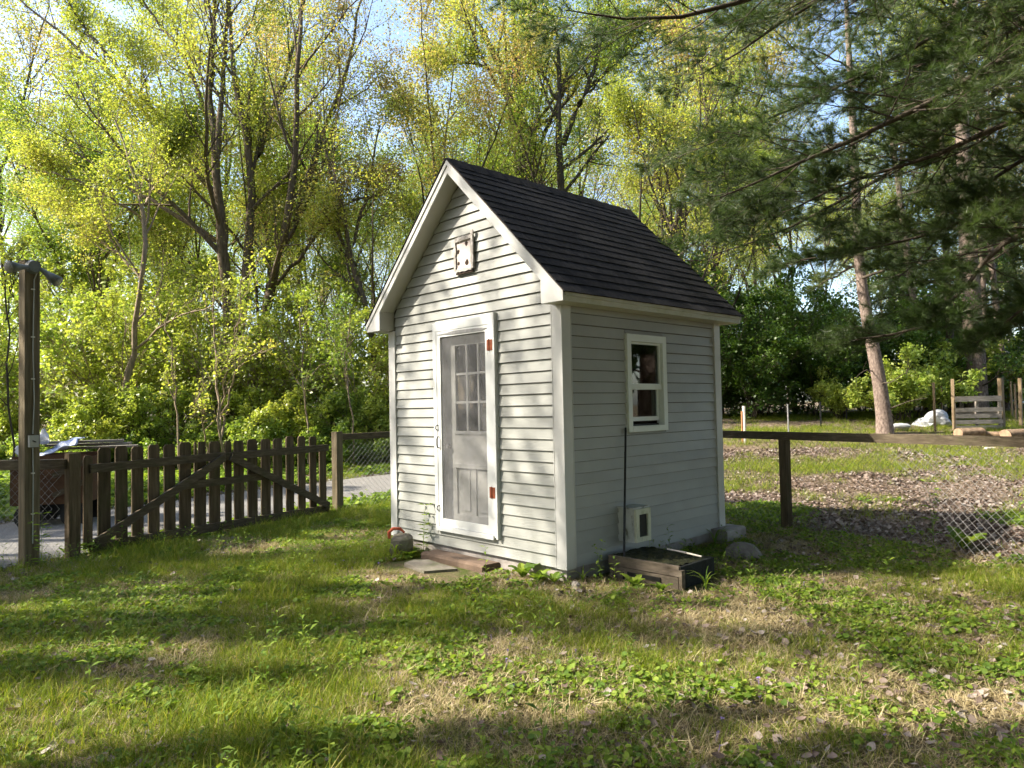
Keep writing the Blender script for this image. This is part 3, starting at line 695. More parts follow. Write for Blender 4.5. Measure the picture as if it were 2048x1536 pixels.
# timber box by the side wall
bx0, bx1, by0, by1, bz = .42, .97, -.85, -.12, .075
box = empty('timber_box', tuple(SH), YAW, 'low timber box with mossy top against the shaded shed wall', 'box')
MB().box((bx0, by0, bz-.085), (bx0+.03, by1, bz)).build('plank', MAT['box_wood'], box)
MB().box((bx0+.004, by0+.01, bz-.26), (bx0+.03, by1-.01, bz-.092)).build('plank', MAT['box_wood'], box)
MB().box((bx0-.006, by0+.18, bz-.150), (bx0+.003, by0+.52, bz-.118)).build('slot', MAT['black_metal'], box)
MB().box((bx0-.003, by0-.03, bz-.26), (bx0+.045, by0-.001, bz-.03)).build('corner_block', MAT['box_wood'], box)
MB().box((bx0+.031, by0, bz-.26), (bx1, by0+.03, bz-.01)).build('side_panel', MAT['turf_black'], box)
MB().box((bx1-.03, by0+.031, bz-.26), (bx1-.001, by1, bz-.01)).build('side_panel', MAT['turf_black'], box)
import bmesh as _bm
bmm = _bm.new(); _bm.ops.create_grid(bmm, x_segments=14, y_segments=18, size=.5); rr_ = np.random.default_rng(8)
for v in bmm.verts:
    v.co = (bx0+.031 + (v.co.x+.5)*(bx1-bx0-.04), by0+.031 + (v.co.y+.5)*(by1-by0-.035), bz-.012 + rr_.uniform(-.006, .016))
me = bpy.data.meshes.new('mossy_top'); bmm.to_mesh(me); bmm.free(); obj('mossy_top', me, MAT['moss'], box)
p, q = sloc(.84, -.46, .105), sloc(.72, -.88, .115)
MB().tube([tuple(p), tuple((p+q)/2+np.array([0, 0, .004])), tuple(q)], [.006, .008, .007], 6).build('bare_stick', MAT['marker'], None, label='pale bare stick lying across the timber box', cat='stick')
p, q = sloc(.834, -.035, 1.19), sloc(.40, -.30, -.16)
rod = MB().tube([tuple(p), tuple(p*.6+q*.4), tuple(q)], .0105, 8); rod.build('metal_rod', MAT['black_metal'], None, label='thin black metal rod leaning against the wall under the window', cat='rod')
q = sloc(L_-.05, -.08); o = MB().cbox((-.2, -.13, -.25), (.2, .14, .10), .02).build('foundation_block', MAT['concrete'], None, label='grey concrete block at the back corner of the shed', cat='block'); o.location = (q[0], q[1], SH[2]-.06); o.rotation_euler = (0, 0, YAW)
blob('rock', (2.27, 7.02, .02), (.21, .15, .15), MAT['rock'], 11, 'large grey pointed rock lying in the shade right of the shed', 'rock', .5, rough=.3)
blob('rock', (.50, 5.93, .03), (.045, .04, .05), MAT['rock'], 12, 'small pale stone standing at the near corner of the shed', 'rock', .2)
blob('rock', (.57, 5.83, .01), (.055, .04, .03), MAT['rock'], 13, 'small flat stone in the grass before the near shed corner', 'rock', 1.2)

# ------------------------------------------------------------------ light post, gate, fences
lp = empty('light_post', (-4.96, 7.30, 0), R(56), 'tall square timber post with twin floodlights at its top', 'light post')
MB().cbox((-.07, -.075, -.2), (.07, .075, 3.14), .006).build('post', MAT['post_wood'], lp)
# local -y faces the yard side seen by the camera; find the face toward the camera
fx = -1
lamp = MB(); 
lamp.tube([(0, -.075, 3.07), (0, -.13, 3.07)], [.075, .06], 14)
lamp = lamp.build('lamp_bracket', MAT['lamp_grey'], lp)
for sx, dz in ((-1, -.04), (1, -.14)):
    a = Vector((.05*sx, -.11, 3.06)); d_ = Vector((.20*sx, -.07, dz)).normalized() if sx < 0 else Vector((.13, -.12, -.14)).normalized()
    hd = MB().tube([a, a+d_*.05, a+d_*.10, a+d_*.13, a+d_*.22], [.02, .024, .034, .042, .062], 14).build('lamp_head', MAT['lamp_grey'], lp, smooth=True)
    MB().tube([a+d_*.2205, a+d_*.232, a+d_*.24], [.058, .05, .02], 14).build('lens', MAT['lens'], hd, smooth=True)
cb = MB().tube([(.035, -.10, 3.02), (.01, -.086, 2.94), (.005, -.082, 2.6), (.0, -.082, 2.2), (.012, -.083, 1.7), (0, -.082, 1.36)], .006, 6).build('cable', MAT['plastic_grey'], lp)
MB().tube([(0, -.082, 1.22), (.004, -.082, .9), (0, -.082, .25)], .006, 6).build('cable', MAT['plastic_grey'], lp)
for z in (2.84, 2.35, 1.92, .96, .55):
    MB().box((-.016, -.092, z-.006), (.016, -.0752, z+.006)).build('cable_clip', MAT['marker'], lp)
sw = MB().cbox((-.045, -.115, 1.225), (.045, -.0755, 1.345), .006).build('switch_box', MAT['plastic_grey'], lp)
MB().box((-.018, -.12, 1.278), (.018, -.1155, 1.288), Matrix.Rotation(R(25), 3, 'Y')).build('toggle', MAT['black_metal'], sw)

ga = math.atan2(GT[1], GT[0])
gate = empty('picket_gate', (GATE0[0], GATE0[1], 0), ga, 'wide dark picket gate with crossed braces before the gravel road', 'gate')
# local x along the gate, -y toward the yard
PK = [(0.045, 0.138), (0.196, 0.329), (0.384, 0.517), (0.568, 0.701), (0.759, 0.891), (0.952, 1.089), (1.14, 1.289), (1.335, 1.489), (1.537, 1.683), (1.761, 1.848), (1.891, 2.032), (2.093, 2.239), (2.301, 2.445), (2.501, 2.642), (2.709, 2.836), (2.914, 3.038), (3.118, 3.237)]
gr_ = random.Random(21)
for i, (a, c) in enumerate(PK):
    zt = 1.175 + gr_.uniform(-.012, .012); zb_ = .085 + gr_.uniform(-.02, .02); cl = .03
    if i == 0: zt = 1.10
    tl = gr_.uniform(-.004, .004); y0 = .02
    m = MB()
    if i == 7:   # split picket
        for p0, p1 in ((a, a+.035), (a+.055, c)): m.prism([(p0, y0, .99), (p1, y0, .99), (p1-.004, y0, zt), (p0+.004, y0, zt)], (0, .022, 0))
        m.prism([(a, y0, zb_), (c, y0, zb_), (c, y0, .99), (a, y0, .99)], (0, .022, 0))
    else:
        m.prism([(a, y0, zb_), (c, y0, zb_), (c+tl, y0, zt-cl), (c-cl*.7+tl, y0, zt), (a+cl*.7+tl, y0, zt), (a+tl, y0, zt-cl)], (0, .022, 0))
    m.build('picket', MAT['fence_wood'], gate)
MB().box((3.30, .02, .09), (3.42, .042, 1.035)).build('end_board', MAT['fence_wood'], gate)
MB().bar((.10, -.001, .955), (1.75, -.001, .985), .04, .095).build('rail', MAT['rail_wood'], gate)
MB().bar((1.752, -.001, .975), (3.44, -.001, .99), .04, .095).build('rail', MAT['rail_wood'], gate)
MB().bar((.10, -.001, .10), (3.44, -.001, .10), .04, .10).build('rail', MAT['rail_wood'], gate)
MB().bar((1.70, -.043, .965), (.14, -.043, .15), .04, .09).build('brace', MAT['rail_wood'], gate)
MB().bar((1.80, -.043, .965), (3.40, -.043, .15), .04, .09).build('brace', MAT['rail_wood'], gate)
MB().bar((1.16, -.0005, .66), (2.38, -.0005, .67), .038, .09).build('mid_rail', MAT['rail_wood'], gate)

def post(name, p, w, h, rz, label, mat='post_wood'):
    o = MB().cbox((-w/2, -w/2, -.25), (w/2, w/2, h), .006).build(name, MAT[mat], None, label=label, cat='post'); o.location = GR(p); o.rotation_euler = (0, 0, rz); return o
post('gate_post', GATE0 - GT*.075 , .115, 1.13, ga, 'short square gate post just right of the tall light post', 'fence_wood')
post('gate_post', GATE1 + GT*.075, .12, 1.215, ga, 'square gate post between picket gate and shed', 'post_wood')

def link_mesh(A, B, h0, h1, bulge=0.0, cell=.085, r=.0014):
    """two crossing families of wires between ground points A and B"""
    A = np.array(A, float); B = np.array(B, float); Ln = np.linalg.norm(B - A); t = (B - A) / Ln; n = np.array([-t[1], t[0]])
    H = h1 - h0; m = MB(); segs = 6
    def P(s, z, side):
        g = float(T(A[0]+t[0]*s, A[1]+t[1]*s)); bl = bulge * math.sin(math.pi * np.clip(s / Ln, 0, 1)) * math.sin(math.pi * z / H) + .01 * math.sin(s * 5 + z * 3)
        q = A + t * s + n * (bl + side * r * .9); return (q[0], q[1], g + h0 + z)
    k = int((Ln + H) / cell) + 1
    for i in range(k):
        for d in (1, -1):
            s0 = -H + i * cell if d == 1 else i * cell
            pts = []
            for j in range(segs + 1):
                z = H * j / segs; s = s0 + d * z
                if -1e-6 <= s <= Ln + 1e-6: pts.append(P(s, z, d))
            if len(pts) > 1: m.tube(pts, r, 3, cap=False)
    return m
def fence(name, A, B, zr, label, posts=(), mesh_h=(.02, 1.08), bulge=0.0, rail_w=.09, rail_mat='rail_wood', ext=0.0):
    o = empty(name, (0, 0, 0), 0, label, 'fence')
    A = np.array(A); B = np.array(B); t = (B - A) / np.linalg.norm(B - A)
    pa = A - t * ext
    m = MB().bar((pa[0], pa[1], float(T(*A)) + zr), (B[0], B[1], float(T(*B)) + zr), rail_w, rail_w*1.02); m.build('rail', MAT[rail_mat], o)
    for p, h in posts:
        m = MB().cbox((-.048, -.05, -.25), (.048, .05, h), .005); q = m.build('post', MAT['fence_wood'], o); q.location = (p[0], p[1], float(T(*p))); q.rotation_euler = (0, 0, math.atan2(t[1], t[0]))
    link_mesh(A, B, mesh_h[0], mesh_h[1], bulge).build('wire_mesh', MAT['galv'], o, kind='stuff')
    return o
fence('chain_link_fence', FC + FT*.1, FE, 1.12, 'wire mesh fence with timber top rail right of the shed', posts=((FP, 1.07), (FP - FT*2.6, 1.07), (FE - FT*.4, 1.07)), bulge=.10)
fence('chain_link_fence', GATE1 + GT*.14, FC, 1.135, 'short wire mesh fence with timber rail between gate post and shed', posts=((FC, 1.08),))
fence('chain_link_fence', GATE0 - GT*.14, np.array([-7.4, 7.75]), 1.02, 'wire mesh fence with dark rail behind the tall light post', posts=((np.array([-7.3, 7.7]), 1.0),), rail_w=.10)

# ------------------------------------------------------------------ scrap heap by the road
hc = np.array([-6.45, 10.15])
cart = empty('scrap_crate', (hc[0], hc[1], 0), .25, 'brown plywood crate on wheels standing behind the gate rail', 'crate')
MB().box((-.45, -.42, .34), (.45, -.40, 1.0)).build('side_panel', MAT['brown_board'], cart); MB().box((-.45, .40, .34), (.45, .42, 1.0)).build('side_panel', MAT['brown_board'], cart)
MB().box((.45, -.42, .34), (.47, .42, .96)).build('end_panel', MAT['brown_board'], cart); MB().box((-.47, -.42, .34), (-.4505, .42, .96)).build('end_panel', MAT['brown_board'], cart)
MB().box((-.45, -.399, .33), (.45, .399, .36)).build('bottom', MAT['brown_board'], cart)
for z0, z1 in ((.45, .53), (.72, .80)): MB().bar((.05, -.435, z0), (.48, -.435, z1+.12), .03, .07).build('slat', MAT['rail_wood'], cart)
for x in (-.28, .28):
    MB().tube([(x, -.36, .17), (x, -.28, .17)], .17, 18).build('wheel', MAT['black_metal'], cart); MB().tube([(x, .28, .17), (x, .36, .17)], .17, 18).build('wheel', MAT['black_metal'], cart)
MB().box((-.40, -.03, .14), (.40, .03, .33)).build('axle_frame', MAT['black_metal'], cart)
def sheet(name, c, sx, sy, rot, mat, label, cat, seed, amp=.05):
    r = np.random.default_rng(seed); n = 14; V = []; F = []
    for top_ in (0, 1):
        for j in range(n):
            for i in range(n):
                u, v = i/(n-1)-.5, j/(n-1)-.5
                V.append((u*sx, v*sy, amp*(math.sin(u*7+seed)*math.cos(v*6+1)+.5*math.sin(u*15+v*11+seed)) - .012*top_))
    for j in range(n-1):
        for i in range(n-1):
            a = j*n+i; F.append((a, a+1, a+n+1, a+n)); a += n*n; F.append((a, a+n, a+n+1, a+1))
    ring = [i for i in range(n)] + [j*n+n-1 for j in range(1, n)] + [(n-1)*n+i for i in range(n-2, -1, -1)] + [j*n for j in range(n-2, 0, -1)]
    for i in range(len(ring)): a, b2 = ring[i], ring[(i+1) % len(ring)]; F.append((b2, a, a+n*n, b2+n*n))
    o = obj(name, new_mesh(name, V, faces=F, smooth=True), mat, None, label, cat); o.location = c; o.rotation_euler = rot; return o
sheet('feed_sack', (-6.72, 9.95, 1.14), .46, .34, (R(28), R(-35), .3), MAT['white_tarp'], 'crumpled white sack on top of the brown crate', 'sack', 2)
sheet('plastic_sheet', (-6.36, 9.95, 1.10), .62, .34, (R(16), R(-22), .2), MAT['blue_tarp'], 'folded blue and white plastic sheet on the brown crate', 'plastic sheet', 4, .03)
for k, (lab, z, dx, rz) in enumerate((('weathered pale board on top of the scrap crate, uppermost', 1.165, .25, .1), ('weathered pale board under the uppermost board on the scrap crate', 1.12, .32, -.06), ('grey board lying lowest on the scrap crate', 1.07, .35, .2))):
    o = MB().box((-.55, -.07, -.016), (.55, .07, .016)).build('scrap_board', MAT['grey_wood'], None, label=lab, cat='board', group='boards on the scrap crate'); o.location = (hc[0]+dx, hc[1]+.05+.1*k, z); o.rotation_euler = (0, 0, .25+rz)

# ------------------------------------------------------------------ far right corner of the garden
PY = 18.5
def GP(px, Y):          # ground point under picture column px at depth Y
    p = at(px, 830, Y); return np.array([p[0], Y])
pc = GP(1954, PY); pw = 1.2
pal = empty('pallet', (pc[0], pc[1], float(T(*pc))-.02), R(-3), 'grey wooden pallet standing on edge before the thick pine trunk', 'pallet')
for x in (-.575, 0, .575): MB().box((x-.022, -.045, 0), (x+.022, .045, .86)).build('stringer', MAT['grey_wood'], pal)
for z0, z1, j in ((.02, .11, 0), (.16, .26, .01), (.31, .42, -.012), (.47, .58, .012), (.74, .88, .0)): MB().box((-.6+j, -.064, z0), (.6+j, -.0455, z1)).build('slat', MAT['grey_wood'], pal)
for z0, z1 in ((.02, .11), (.4, .5), (.76, .86)): MB().box((-.6, .0455, z0), (.6, .064, z1)).build('slat', MAT['grey_wood'], pal)
SG = 'timber stakes round the garden plot'
for px, Y, top_px, wpx, lab in ((1869, 18.2, 765, 4.5, 'thin tan stake standing left of the pallet'), (1907, 18.3, 758, 6, 'reddish stake against the pallet edge on its left'), (2004, 18.6, 756, 8, 'thick square stake right beside the pallet'), (1921, 21.5, 758, 3, 'slim stake behind the pallet, left of the pine trunk'), (1926, 21.6, 757, 3, 'slim stake behind the pallet, touching the pine trunk side'),
        (1884, 20.5, 772, 2.5, 'thin dark stake behind the white sheeting heap'), (2025, 21, 762, 3, 'slim stake in the weeds, between two thicker stakes'), (2032, 20.5, 768, 3, 'slim leaning stake next to the rightmost stake'), (2041, 18.8, 756, 6, 'grey stake standing farthest right in the picture')):
    p = GP(px, Y); g = float(T(*p)); h = at(px, top_px, Y)[2] - g; w_ = wpx * Y / F_PX
    o = MB().cbox((-w_/2, -w_/2, -.2), (w_/2, w_/2, h), .004).build('garden_stake', MAT['tan_wood'], None, label=lab, cat='stake', group=SG); o.location = (p[0], p[1], g); o.rotation_euler = (R(rng.uniform(-1.2, 1.2)), R(rng.uniform(-1.5, 1.5)), rng.uniform(0, 1))
def gblob(name, px, Y, size, mat, seed, label, cat, dz=0.0, **k):
    p = GP(px, Y); return blob(name, (p[0], p[1], float(T(*p)) + dz), size, mat, seed, label, cat, **k)
gblob('white_sheeting', 1880, 19.2, (.30, .24, .24), MAT['white_tarp'], 31, 'rounded heap of white plastic sheeting behind the tan stake', 'sheeting', .12, sub=3, rough=.45)
gblob('white_sheeting', 1851, 19.4, (.26, .22, .14), MAT['white_tarp'], 32, 'low crumpled white sheeting between the leaning trunk and the big heap', 'sheeting', .05, sub=3, rough=.5)
gblob('white_sheeting', 1803, 18.6, (.3, .2, .13), MAT['white_tarp'], 33, 'small white sheeting heap at the foot of the leaning pine', 'sheeting', .05, sub=3, rough=.45)
# sawn log and logs in front of the pallet
def log(px, Y, r_, ln, rz, label, dz=0.0):
    p = GP(px, Y); o = empty('sawn_log', (p[0], p[1], float(T(*p)) + r_*.8 + dz), rz, label, 'log')
    rl = np.random.default_rng(int(px)); n = 18; rings = []
    for x in np.linspace(-ln/2, ln/2, 6): rings.append([(x, r_*math.cos(a)*(1+.10*math.sin(3*a+x*2)+rl.uniform(-.07, .07)), r_*math.sin(a)*(1+.05*math.cos(2*a))) for a in np.linspace(0, 2*math.pi, n+1)[:-1]])
    MB().loft(rings, cap=False).build('bark', MAT['log_bark'], o, smooth=True)
    for x, ri in ((-ln/2-.001, rings[0]), (ln/2+.001, rings[-1])): MB().prism([(x, p_[1]*.97, p_[2]*.97) for p_ in ri], (.004 if x < 0 else -.004, 0, 0)).build('cut_end', MAT['log_end'], o)
    return o
log(1938, 16.9, .15, .62, R(8), 'fat reddish log lying before the grey pallet')
log(1985, 16.9, .10, .4, R(-20), 'short pale log right of the fat log')
log(2035, 16.7, .15, .8, R(15), 'long pale log at the picture edge by the stakes')
# marker posts at the hedge
for px, Y, y0, wpx, mat, lab in ((1488, 17.0, 812, 6.5, 'marker', 'pale marker stake with orange side near the back corner of the shed'), (1576, 17.5, 808, 3.2, 'galv', 'thin steel stake before the dark hedge'), (1641, 19.5, 803, 3.2, 'black_metal', 'thin dark stake at the hedge foot'), (1693, 21, 810, 3, 'black_metal', 'thinnest dark stake in the hedge shadow')):
    p = GP(px, Y); g = float(T(*p)); h = at(px, y0, Y)[2] - g; r_ = wpx * Y / F_PX / 2
    o = empty('marker_stake', (p[0], p[1], g), 0, lab, 'stake', 'stakes along the hedge')
    MB().tube([(0, 0, -.2), (0, 0, h)], r_, 8).build('shaft', MAT[mat], o)
    if mat == 'marker': MB().box((-r_*.9-.03, -.02, .0), (-r_*.95, .02, h*.86)).build('orange_side', MAT['orange'], o)
o = MB().cbox((-.09, -.05, -.01), (.09, .05, .05), .01).build('stone_slab', MAT['marker'], None, label='small white stone in the grass beyond the right fence rail', cat='stone'); p = GP(1976, 15.5); o.location = GR(p)
# far house and a parked car glimpsed behind the trunks
hp = GP(2075, 46); g = float(T(*hp))
hs = empty('far_house', (hp[0], hp[1], g), R(-12), 'blue grey house glimpsed far behind the stakes', 'house')
MB().box((-4.5, 0, -1), (4.5, 7, 2.7)).build('wall', MAT['far_house'], hs)
MB().prism([(-5, -.5, 2.7), (-5, 7.5, 2.7), (-5, 3.5, 4.6)], (10, 0, 0)).build('roof', MAT['grey_wood'], hs)
for x in (-3.2, -.6, 2.0): 
    wn = MB().box((x, -.04, 1.0), (x+1.1, -.001, 2.1)).build('window', MAT['trim'], hs); MB().box((x+.08, -.05, 1.08), (x+1.02, -.0405, 2.02)).build('pane', MAT['glass'], wn)
cp_ = GP(1992, 38); g = float(T(*cp_))
car = empty('parked_car', (cp_[0], cp_[1], g), R(6), 'dark blue car parked far behind the pine trunk', 'car')
MB().loft([[(x, y, z) for y, z in ((-.8, zb), (.8, zb), (.8, zt), (-.8, zt))] for x, zb, zt in ((-2.1, .35, .75), (-2.0, .3, .85), (-1.2, .28, .92), (1.3, .28, .92), (2.0, .3, .82), (2.1, .35, .7))]).build('body', MAT['dark_car'], car)
MB().loft([[(x*s+dx, y*(.98 if s == 1 else .82), z) for x, y in ((-1, -.72), (1, -.72), (1, .72), (-1, .72))] for s, dx, z in ((1.25, -.1, .9), (.8, -.15, 1.4))]).build('cabin', MAT['glass'], car)
MB().loft([[(x*.8-.15, y*.82, z) for x, y in ((-1, -.72), (1, -.72), (1, .72), (-1, .72))] for z in (1.4, 1.43)]).build('car_roof', MAT['dark_car'], car)
for x in (-1.35, 1.35):
    for y in (-.82, .66): MB().tube([(x, y, .32), (x, y+.16, .32)], .32, 16).build('wheel', MAT['black_metal'], car)

# ------------------------------------------------------------------ vegetation generators
def unit(v): return v / np.maximum(np.linalg.norm(v, axis=-1, keepdims=True), 1e-9)
def resample(P, Rr, k):
    P = np.asarray(P, float); Rr = np.asarray(Rr, float)
    d = np.r_[0, np.cumsum(np.linalg.norm(np.diff(P, axis=0), axis=1))]; u = np.linspace(0, d[-1], k)
    # smooth the polyline a little
    Q = np.stack([np.interp(u, d, P[:, i]) for i in range(3)], 1)
    for _ in range(2): Q[1:-1] = .25 * Q[:-2] + .5 * Q[1:-1] + .25 * Q[2:]
    return Q, np.interp(u, d, Rr), d[-1]
def tubes(P, Rr, sides):
    """P [N,k,3], R [N,k] -> verts, quads"""
    N, k, _ = P.shape
    t = np.gradient(P, axis=1); t = unit(t)
    ref = np.where(np.abs(t[..., 2:3]) > .9, np.array([1., 0, 0]), np.array([0, 0, 1.]))
    a = unit(np.cross(t, ref)); b = np.cross(t, a)
    an = np.arange(sides) * 2 * np.pi / sides
    V = P[:, :, None, :] + Rr[:, :, None, None] * (a[:, :, None, :] * np.cos(an)[None, None, :, None] + b[:, :, None, :] * np.sin(an)[None, None, :, None])
    I = np.arange(N * k * sides).reshape(N, k, sides)
    A = I[:, :-1, :]; B = np.roll(I, -1, 2)[:, :-1, :]; C = np.roll(I, -1, 2)[:, 1:, :]; D = I[:, 1:, :]
    return V.reshape(-1, 3), np.stack([A, B, C, D], -1).reshape(-1, 4)
def join(parts):
    Vs, Qs, n = [], [], 0
    for v, q in parts: Vs.append(v); Qs.append(q + n); n += len(v)
    return np.concatenate(Vs), np.concatenate(Qs)
def kids(P, Rr, Ln, m, rng, tmin=.3, tmax=1.0, ang=(35, 65), ratio=(.35, .6), k=6, wig=.12, up=.15, rmin=.003, taper=.6, flat=0.0, lenfall=.5, rfac=.55):
    N = len(P); kk = P.shape[1]
    ts = tmin + (tmax - tmin) * (np.arange(m)[None, :] + rng.uniform(0, 1, (N, m))) / m
    par = np.repeat(np.arange(N), m); ts = ts.ravel()
    f = ts * (kk - 1); i = np.clip(f.astype(int), 0, kk - 2); q = (f - i)[:, None]
    pos = P[par, i] * (1 - q) + P[par, i + 1] * q
    tan = unit(P[par, i + 1] - P[par, i]); r0 = (Rr[par, i] * (1 - q[:, 0]) + Rr[par, i + 1] * q[:, 0]) * rfac
    perp = unit(np.cross(tan, rng.normal(size=tan.shape)))
    th = np.radians(rng.uniform(*ang, len(par)))[:, None]
    d = unit(tan * np.cos(th) + perp * np.sin(th) + np.array([0, 0, up]))
    if flat: d[:, 2] *= (1 - flat); d = unit(d)
    L2 = Ln[par] * rng.uniform(*ratio, len(par)) * (1 - lenfall * (ts - tmin) / max(tmax - tmin, .01))
    pts = [pos]; st = (L2 / (k - 1))[:, None]
    for _ in range(k - 1):
        d = d + rng.normal(size=d.shape) * wig + np.array([0, 0, up * .35])
        if flat: d[:, 2] *= (1 - flat * .5)
        d = unit(d); pts.append(pts[-1] + d * st)
    P2 = np.stack(pts, 1)
    R2 = np.maximum(r0[:, None] * np.linspace(1, 1 - taper, k)[None], rmin)
    return P2, R2, L2
def leaves(P, n, rng, size=.08, spread=.12, tmin=.15, tilt=.7, aspect=.62, droop=.1):
    """n leaves per polyline, kite shaped, slightly folded -> verts, quads"""
    N, k, _ = P.shape
    par = np.repeat(np.arange(N), n); t = rng.uniform(tmin, 1, len(par)); f = t * (k - 1); i = np.clip(f.astype(int), 0, k - 2); q = (f - i)[:, None]
    c = P[par, i] * (1 - q) + P[par, i + 1] * q + rng.normal(size=(len(par), 3)) * spread * np.array([1, 1, .7])
    return kites(c, rng, size, tilt, aspect, droop)
def kites(c, rng, size, tilt, aspect, droop):
    M = len(c); s = size * rng.uniform(.6, 1.35, M)[:, None]
    nrm = unit(np.array([0, 0, 1.0]) + rng.normal(size=(M, 3)) * tilt)
    d = unit(np.cross(nrm, rng.normal(size=(M, 3)))); d[:, 2] -= droop; d = unit(d); sd = np.cross(nrm, d)
    V = np.stack([c - d * s * .5, c + sd * s * aspect * .5 + nrm * s * .10, c + d * s * .5, c - sd * s * aspect * .5 + nrm * s * .10], 1)
    return V.reshape(-1, 3), np.arange(M * 4).reshape(M, 4)

def deciduous(name, stems, rng, leaf_mat, bark, nl=(6, 5, 5), leaf_n=9, lsize=.09, spread=.12, up=.25, l1=(.25, .5), tmin=.25, label=None, group=None, loc=(0, 0, 0), leaf_levels=(2, 3), tilt=.75, wig=.11, cat='tree'):
    """stems: list of (points, radii)"""
    k = 14
    S = [resample(p, r, k) for p, r in stems]
    P0 = np.stack([s[0] for s in S]); R0 = np.stack([s[1] for s in S]); L0 = np.array([s[2] for s in S])
    P0[:, 1:-1] += rng.normal(size=P0[:, 1:-1].shape) * .03
    P1, R1, L1 = kids(P0, R0, L0, nl[0], rng, tmin=tmin, ang=(28, 62), ratio=l1, k=8, wig=wig, up=up, rmin=.008, taper=.75, lenfall=.45)
    P2, R2, L2 = kids(P1, R1, L1, nl[1], rng, tmin=.2, ang=(25, 60), ratio=(.35, .65), k=6, wig=.16, up=.12, rmin=.005, taper=.7)
    P3, R3, L3 = kids(P2, R2, L2, nl[2], rng, tmin=.2, ang=(25, 65), ratio=(.4, .75), k=4, wig=.2, up=.06, rmin=.0035, taper=.6)
    parts = [tubes(P0, R0, 9), tubes(P1, R1, 6), tubes(P2, R2, 4), tubes(P3, R3, 3)]
    root = empty(name, loc, 0, label, cat, group)
    v, q_ = join(parts); obj('trunk', new_mesh('trunk', v, quads=q_, smooth=True), MAT[bark], root)
    lf = []
    if 3 in leaf_levels: lf.append(leaves(P3, leaf_n, rng, lsize, spread, tilt=tilt))
    if 2 in leaf_levels: lf.append(leaves(P2, max(2, leaf_n // 2), rng, lsize, spread, tmin=.3, tilt=tilt))
    if 1 in leaf_levels: lf.append(leaves(P1, leaf_n, rng, lsize, spread, tmin=.4, tilt=tilt))
    if 0 in leaf_levels: lf.append(leaves(P0, leaf_n * 6, rng, lsize, spread, tmin=.15, tilt=tilt))
    v, q_ = join(lf); obj('crown', new_mesh('crown', v, quads=q_), MAT[leaf_mat], root)
    return root
def pxstem(L, Y, dy=0.0, seed=0):
    """picture columns/rows with half widths -> real points round depth Y"""
    r = np.random.default_rng(seed + int(L[0][0])); n = len(L)
    off = np.cumsum(r.normal(size=n)) * .35 * (dy > 0) + np.linspace(0, 1, n) * dy * r.choice([-1, 1])
    return [at(x, y, Y + o) for (x, y, w_), o in zip(L, off)], [.8 * w_ * (Y + o) / F_PX for (x, y, w_), o in zip(L, off)]
def generic_stems(h, rng, r0, forks=2, lean=.05, fork_at=.4):
    base = np.zeros(3); d = np.array([rng.normal() * lean, rng.normal() * lean, 1.0]); pts = [base + np.array([0, 0, -.3])]
    for i in range(1, 8): d = unit(d + rng.normal(size=3) * .06 + np.array([0, 0, .1])); pts.append(pts[-1] + d * h / 7)
    pts = np.array(pts); st = [(pts, np.linspace(r0, r0 * .15, 8))]
    for f in range(forks):
        i = 2 + f; dd = unit(np.array([rng.normal(), rng.normal(), 2.2])); p = [pts[i]]
        for j in range(5): dd = unit(dd + rng.normal(size=3) * .08 + np.array([0, 0, .12])); p.append(p[-1] + dd * h * .11)
        st.append((np.array(p), np.linspace(r0 * .6, r0 * .12, 6)))
    return st

def pine_needles(P, per, rng, length=.11, n=16, width=.0028):
    """needle bundles along the outer part of twigs -> verts, tris"""
    N, k, _ = P.shape; par = np.repeat(np.arange(N), per); t = rng.uniform(.25, 1, len(par)); t[::per] = 1.0
    f = t * (k - 1); i = np.clip(f.astype(int), 0, k - 2); q = (f - i)[:, None]
    c = P[par, i] * (1 - q) + P[par, i + 1] * q; tan = unit(P[par, i + 1] - P[par, i])
    c = np.repeat(c, n, 0); tan = np.repeat(tan, n, 0); M = len(c)
    d = unit(tan * rng.uniform(.35, 1.5, M)[:, None] + unit(rng.normal(size=(M, 3))) * .8 + np.array([0, 0, .05]))
    s = unit(np.cross(d, rng.normal(size=(M, 3)))) * width * .5; ln = (length * rng.uniform(.65, 1.15, M))[:, None]
    V = np.stack([c - s, c + s, c + d * ln], 1).reshape(-1, 3)
    return V, np.arange(M * 3).reshape(M, 3)
def pine_limb(P, Rr, rng, nsub=18, ntw=7, per=5, n=16, sub=(.18, .34), bare=.12, length=.11, width=.0028):
    """limb polylines [N,k,3] -> wood parts and needle (verts, tris)"""
    Ln = np.linalg.norm(np.diff(P, axis=1), axis=2).sum(1)
    P1, R1, L1 = kids(P, Rr, Ln, nsub, rng, tmin=bare, ang=(40, 70), ratio=sub, k=6, wig=.10, up=.05, rmin=.004, taper=.7, flat=.55, lenfall=.5, rfac=.4)
    P2, R2, L2 = kids(P1, R1, L1, ntw, rng, tmin=.2, ang=(30, 60), ratio=(.3, .6), k=4, wig=.12, up=.12, rmin=.0025, taper=.5, flat=.3)
    nd = [pine_needles(P2, per, rng, length, n, width), pine_needles(P1, per + 2, rng, length, n, width)]
    return [tubes(P, Rr, 7), tubes(P1, R1, 4), tubes(P2, R2, 3)], nd
def jointri(parts):
    Vs, Ts, n = [], [], 0
    for v, q in parts: Vs.append(v); Ts.append(q + n); n += len(v)
    return np.concatenate(Vs), np.concatenate(Ts)
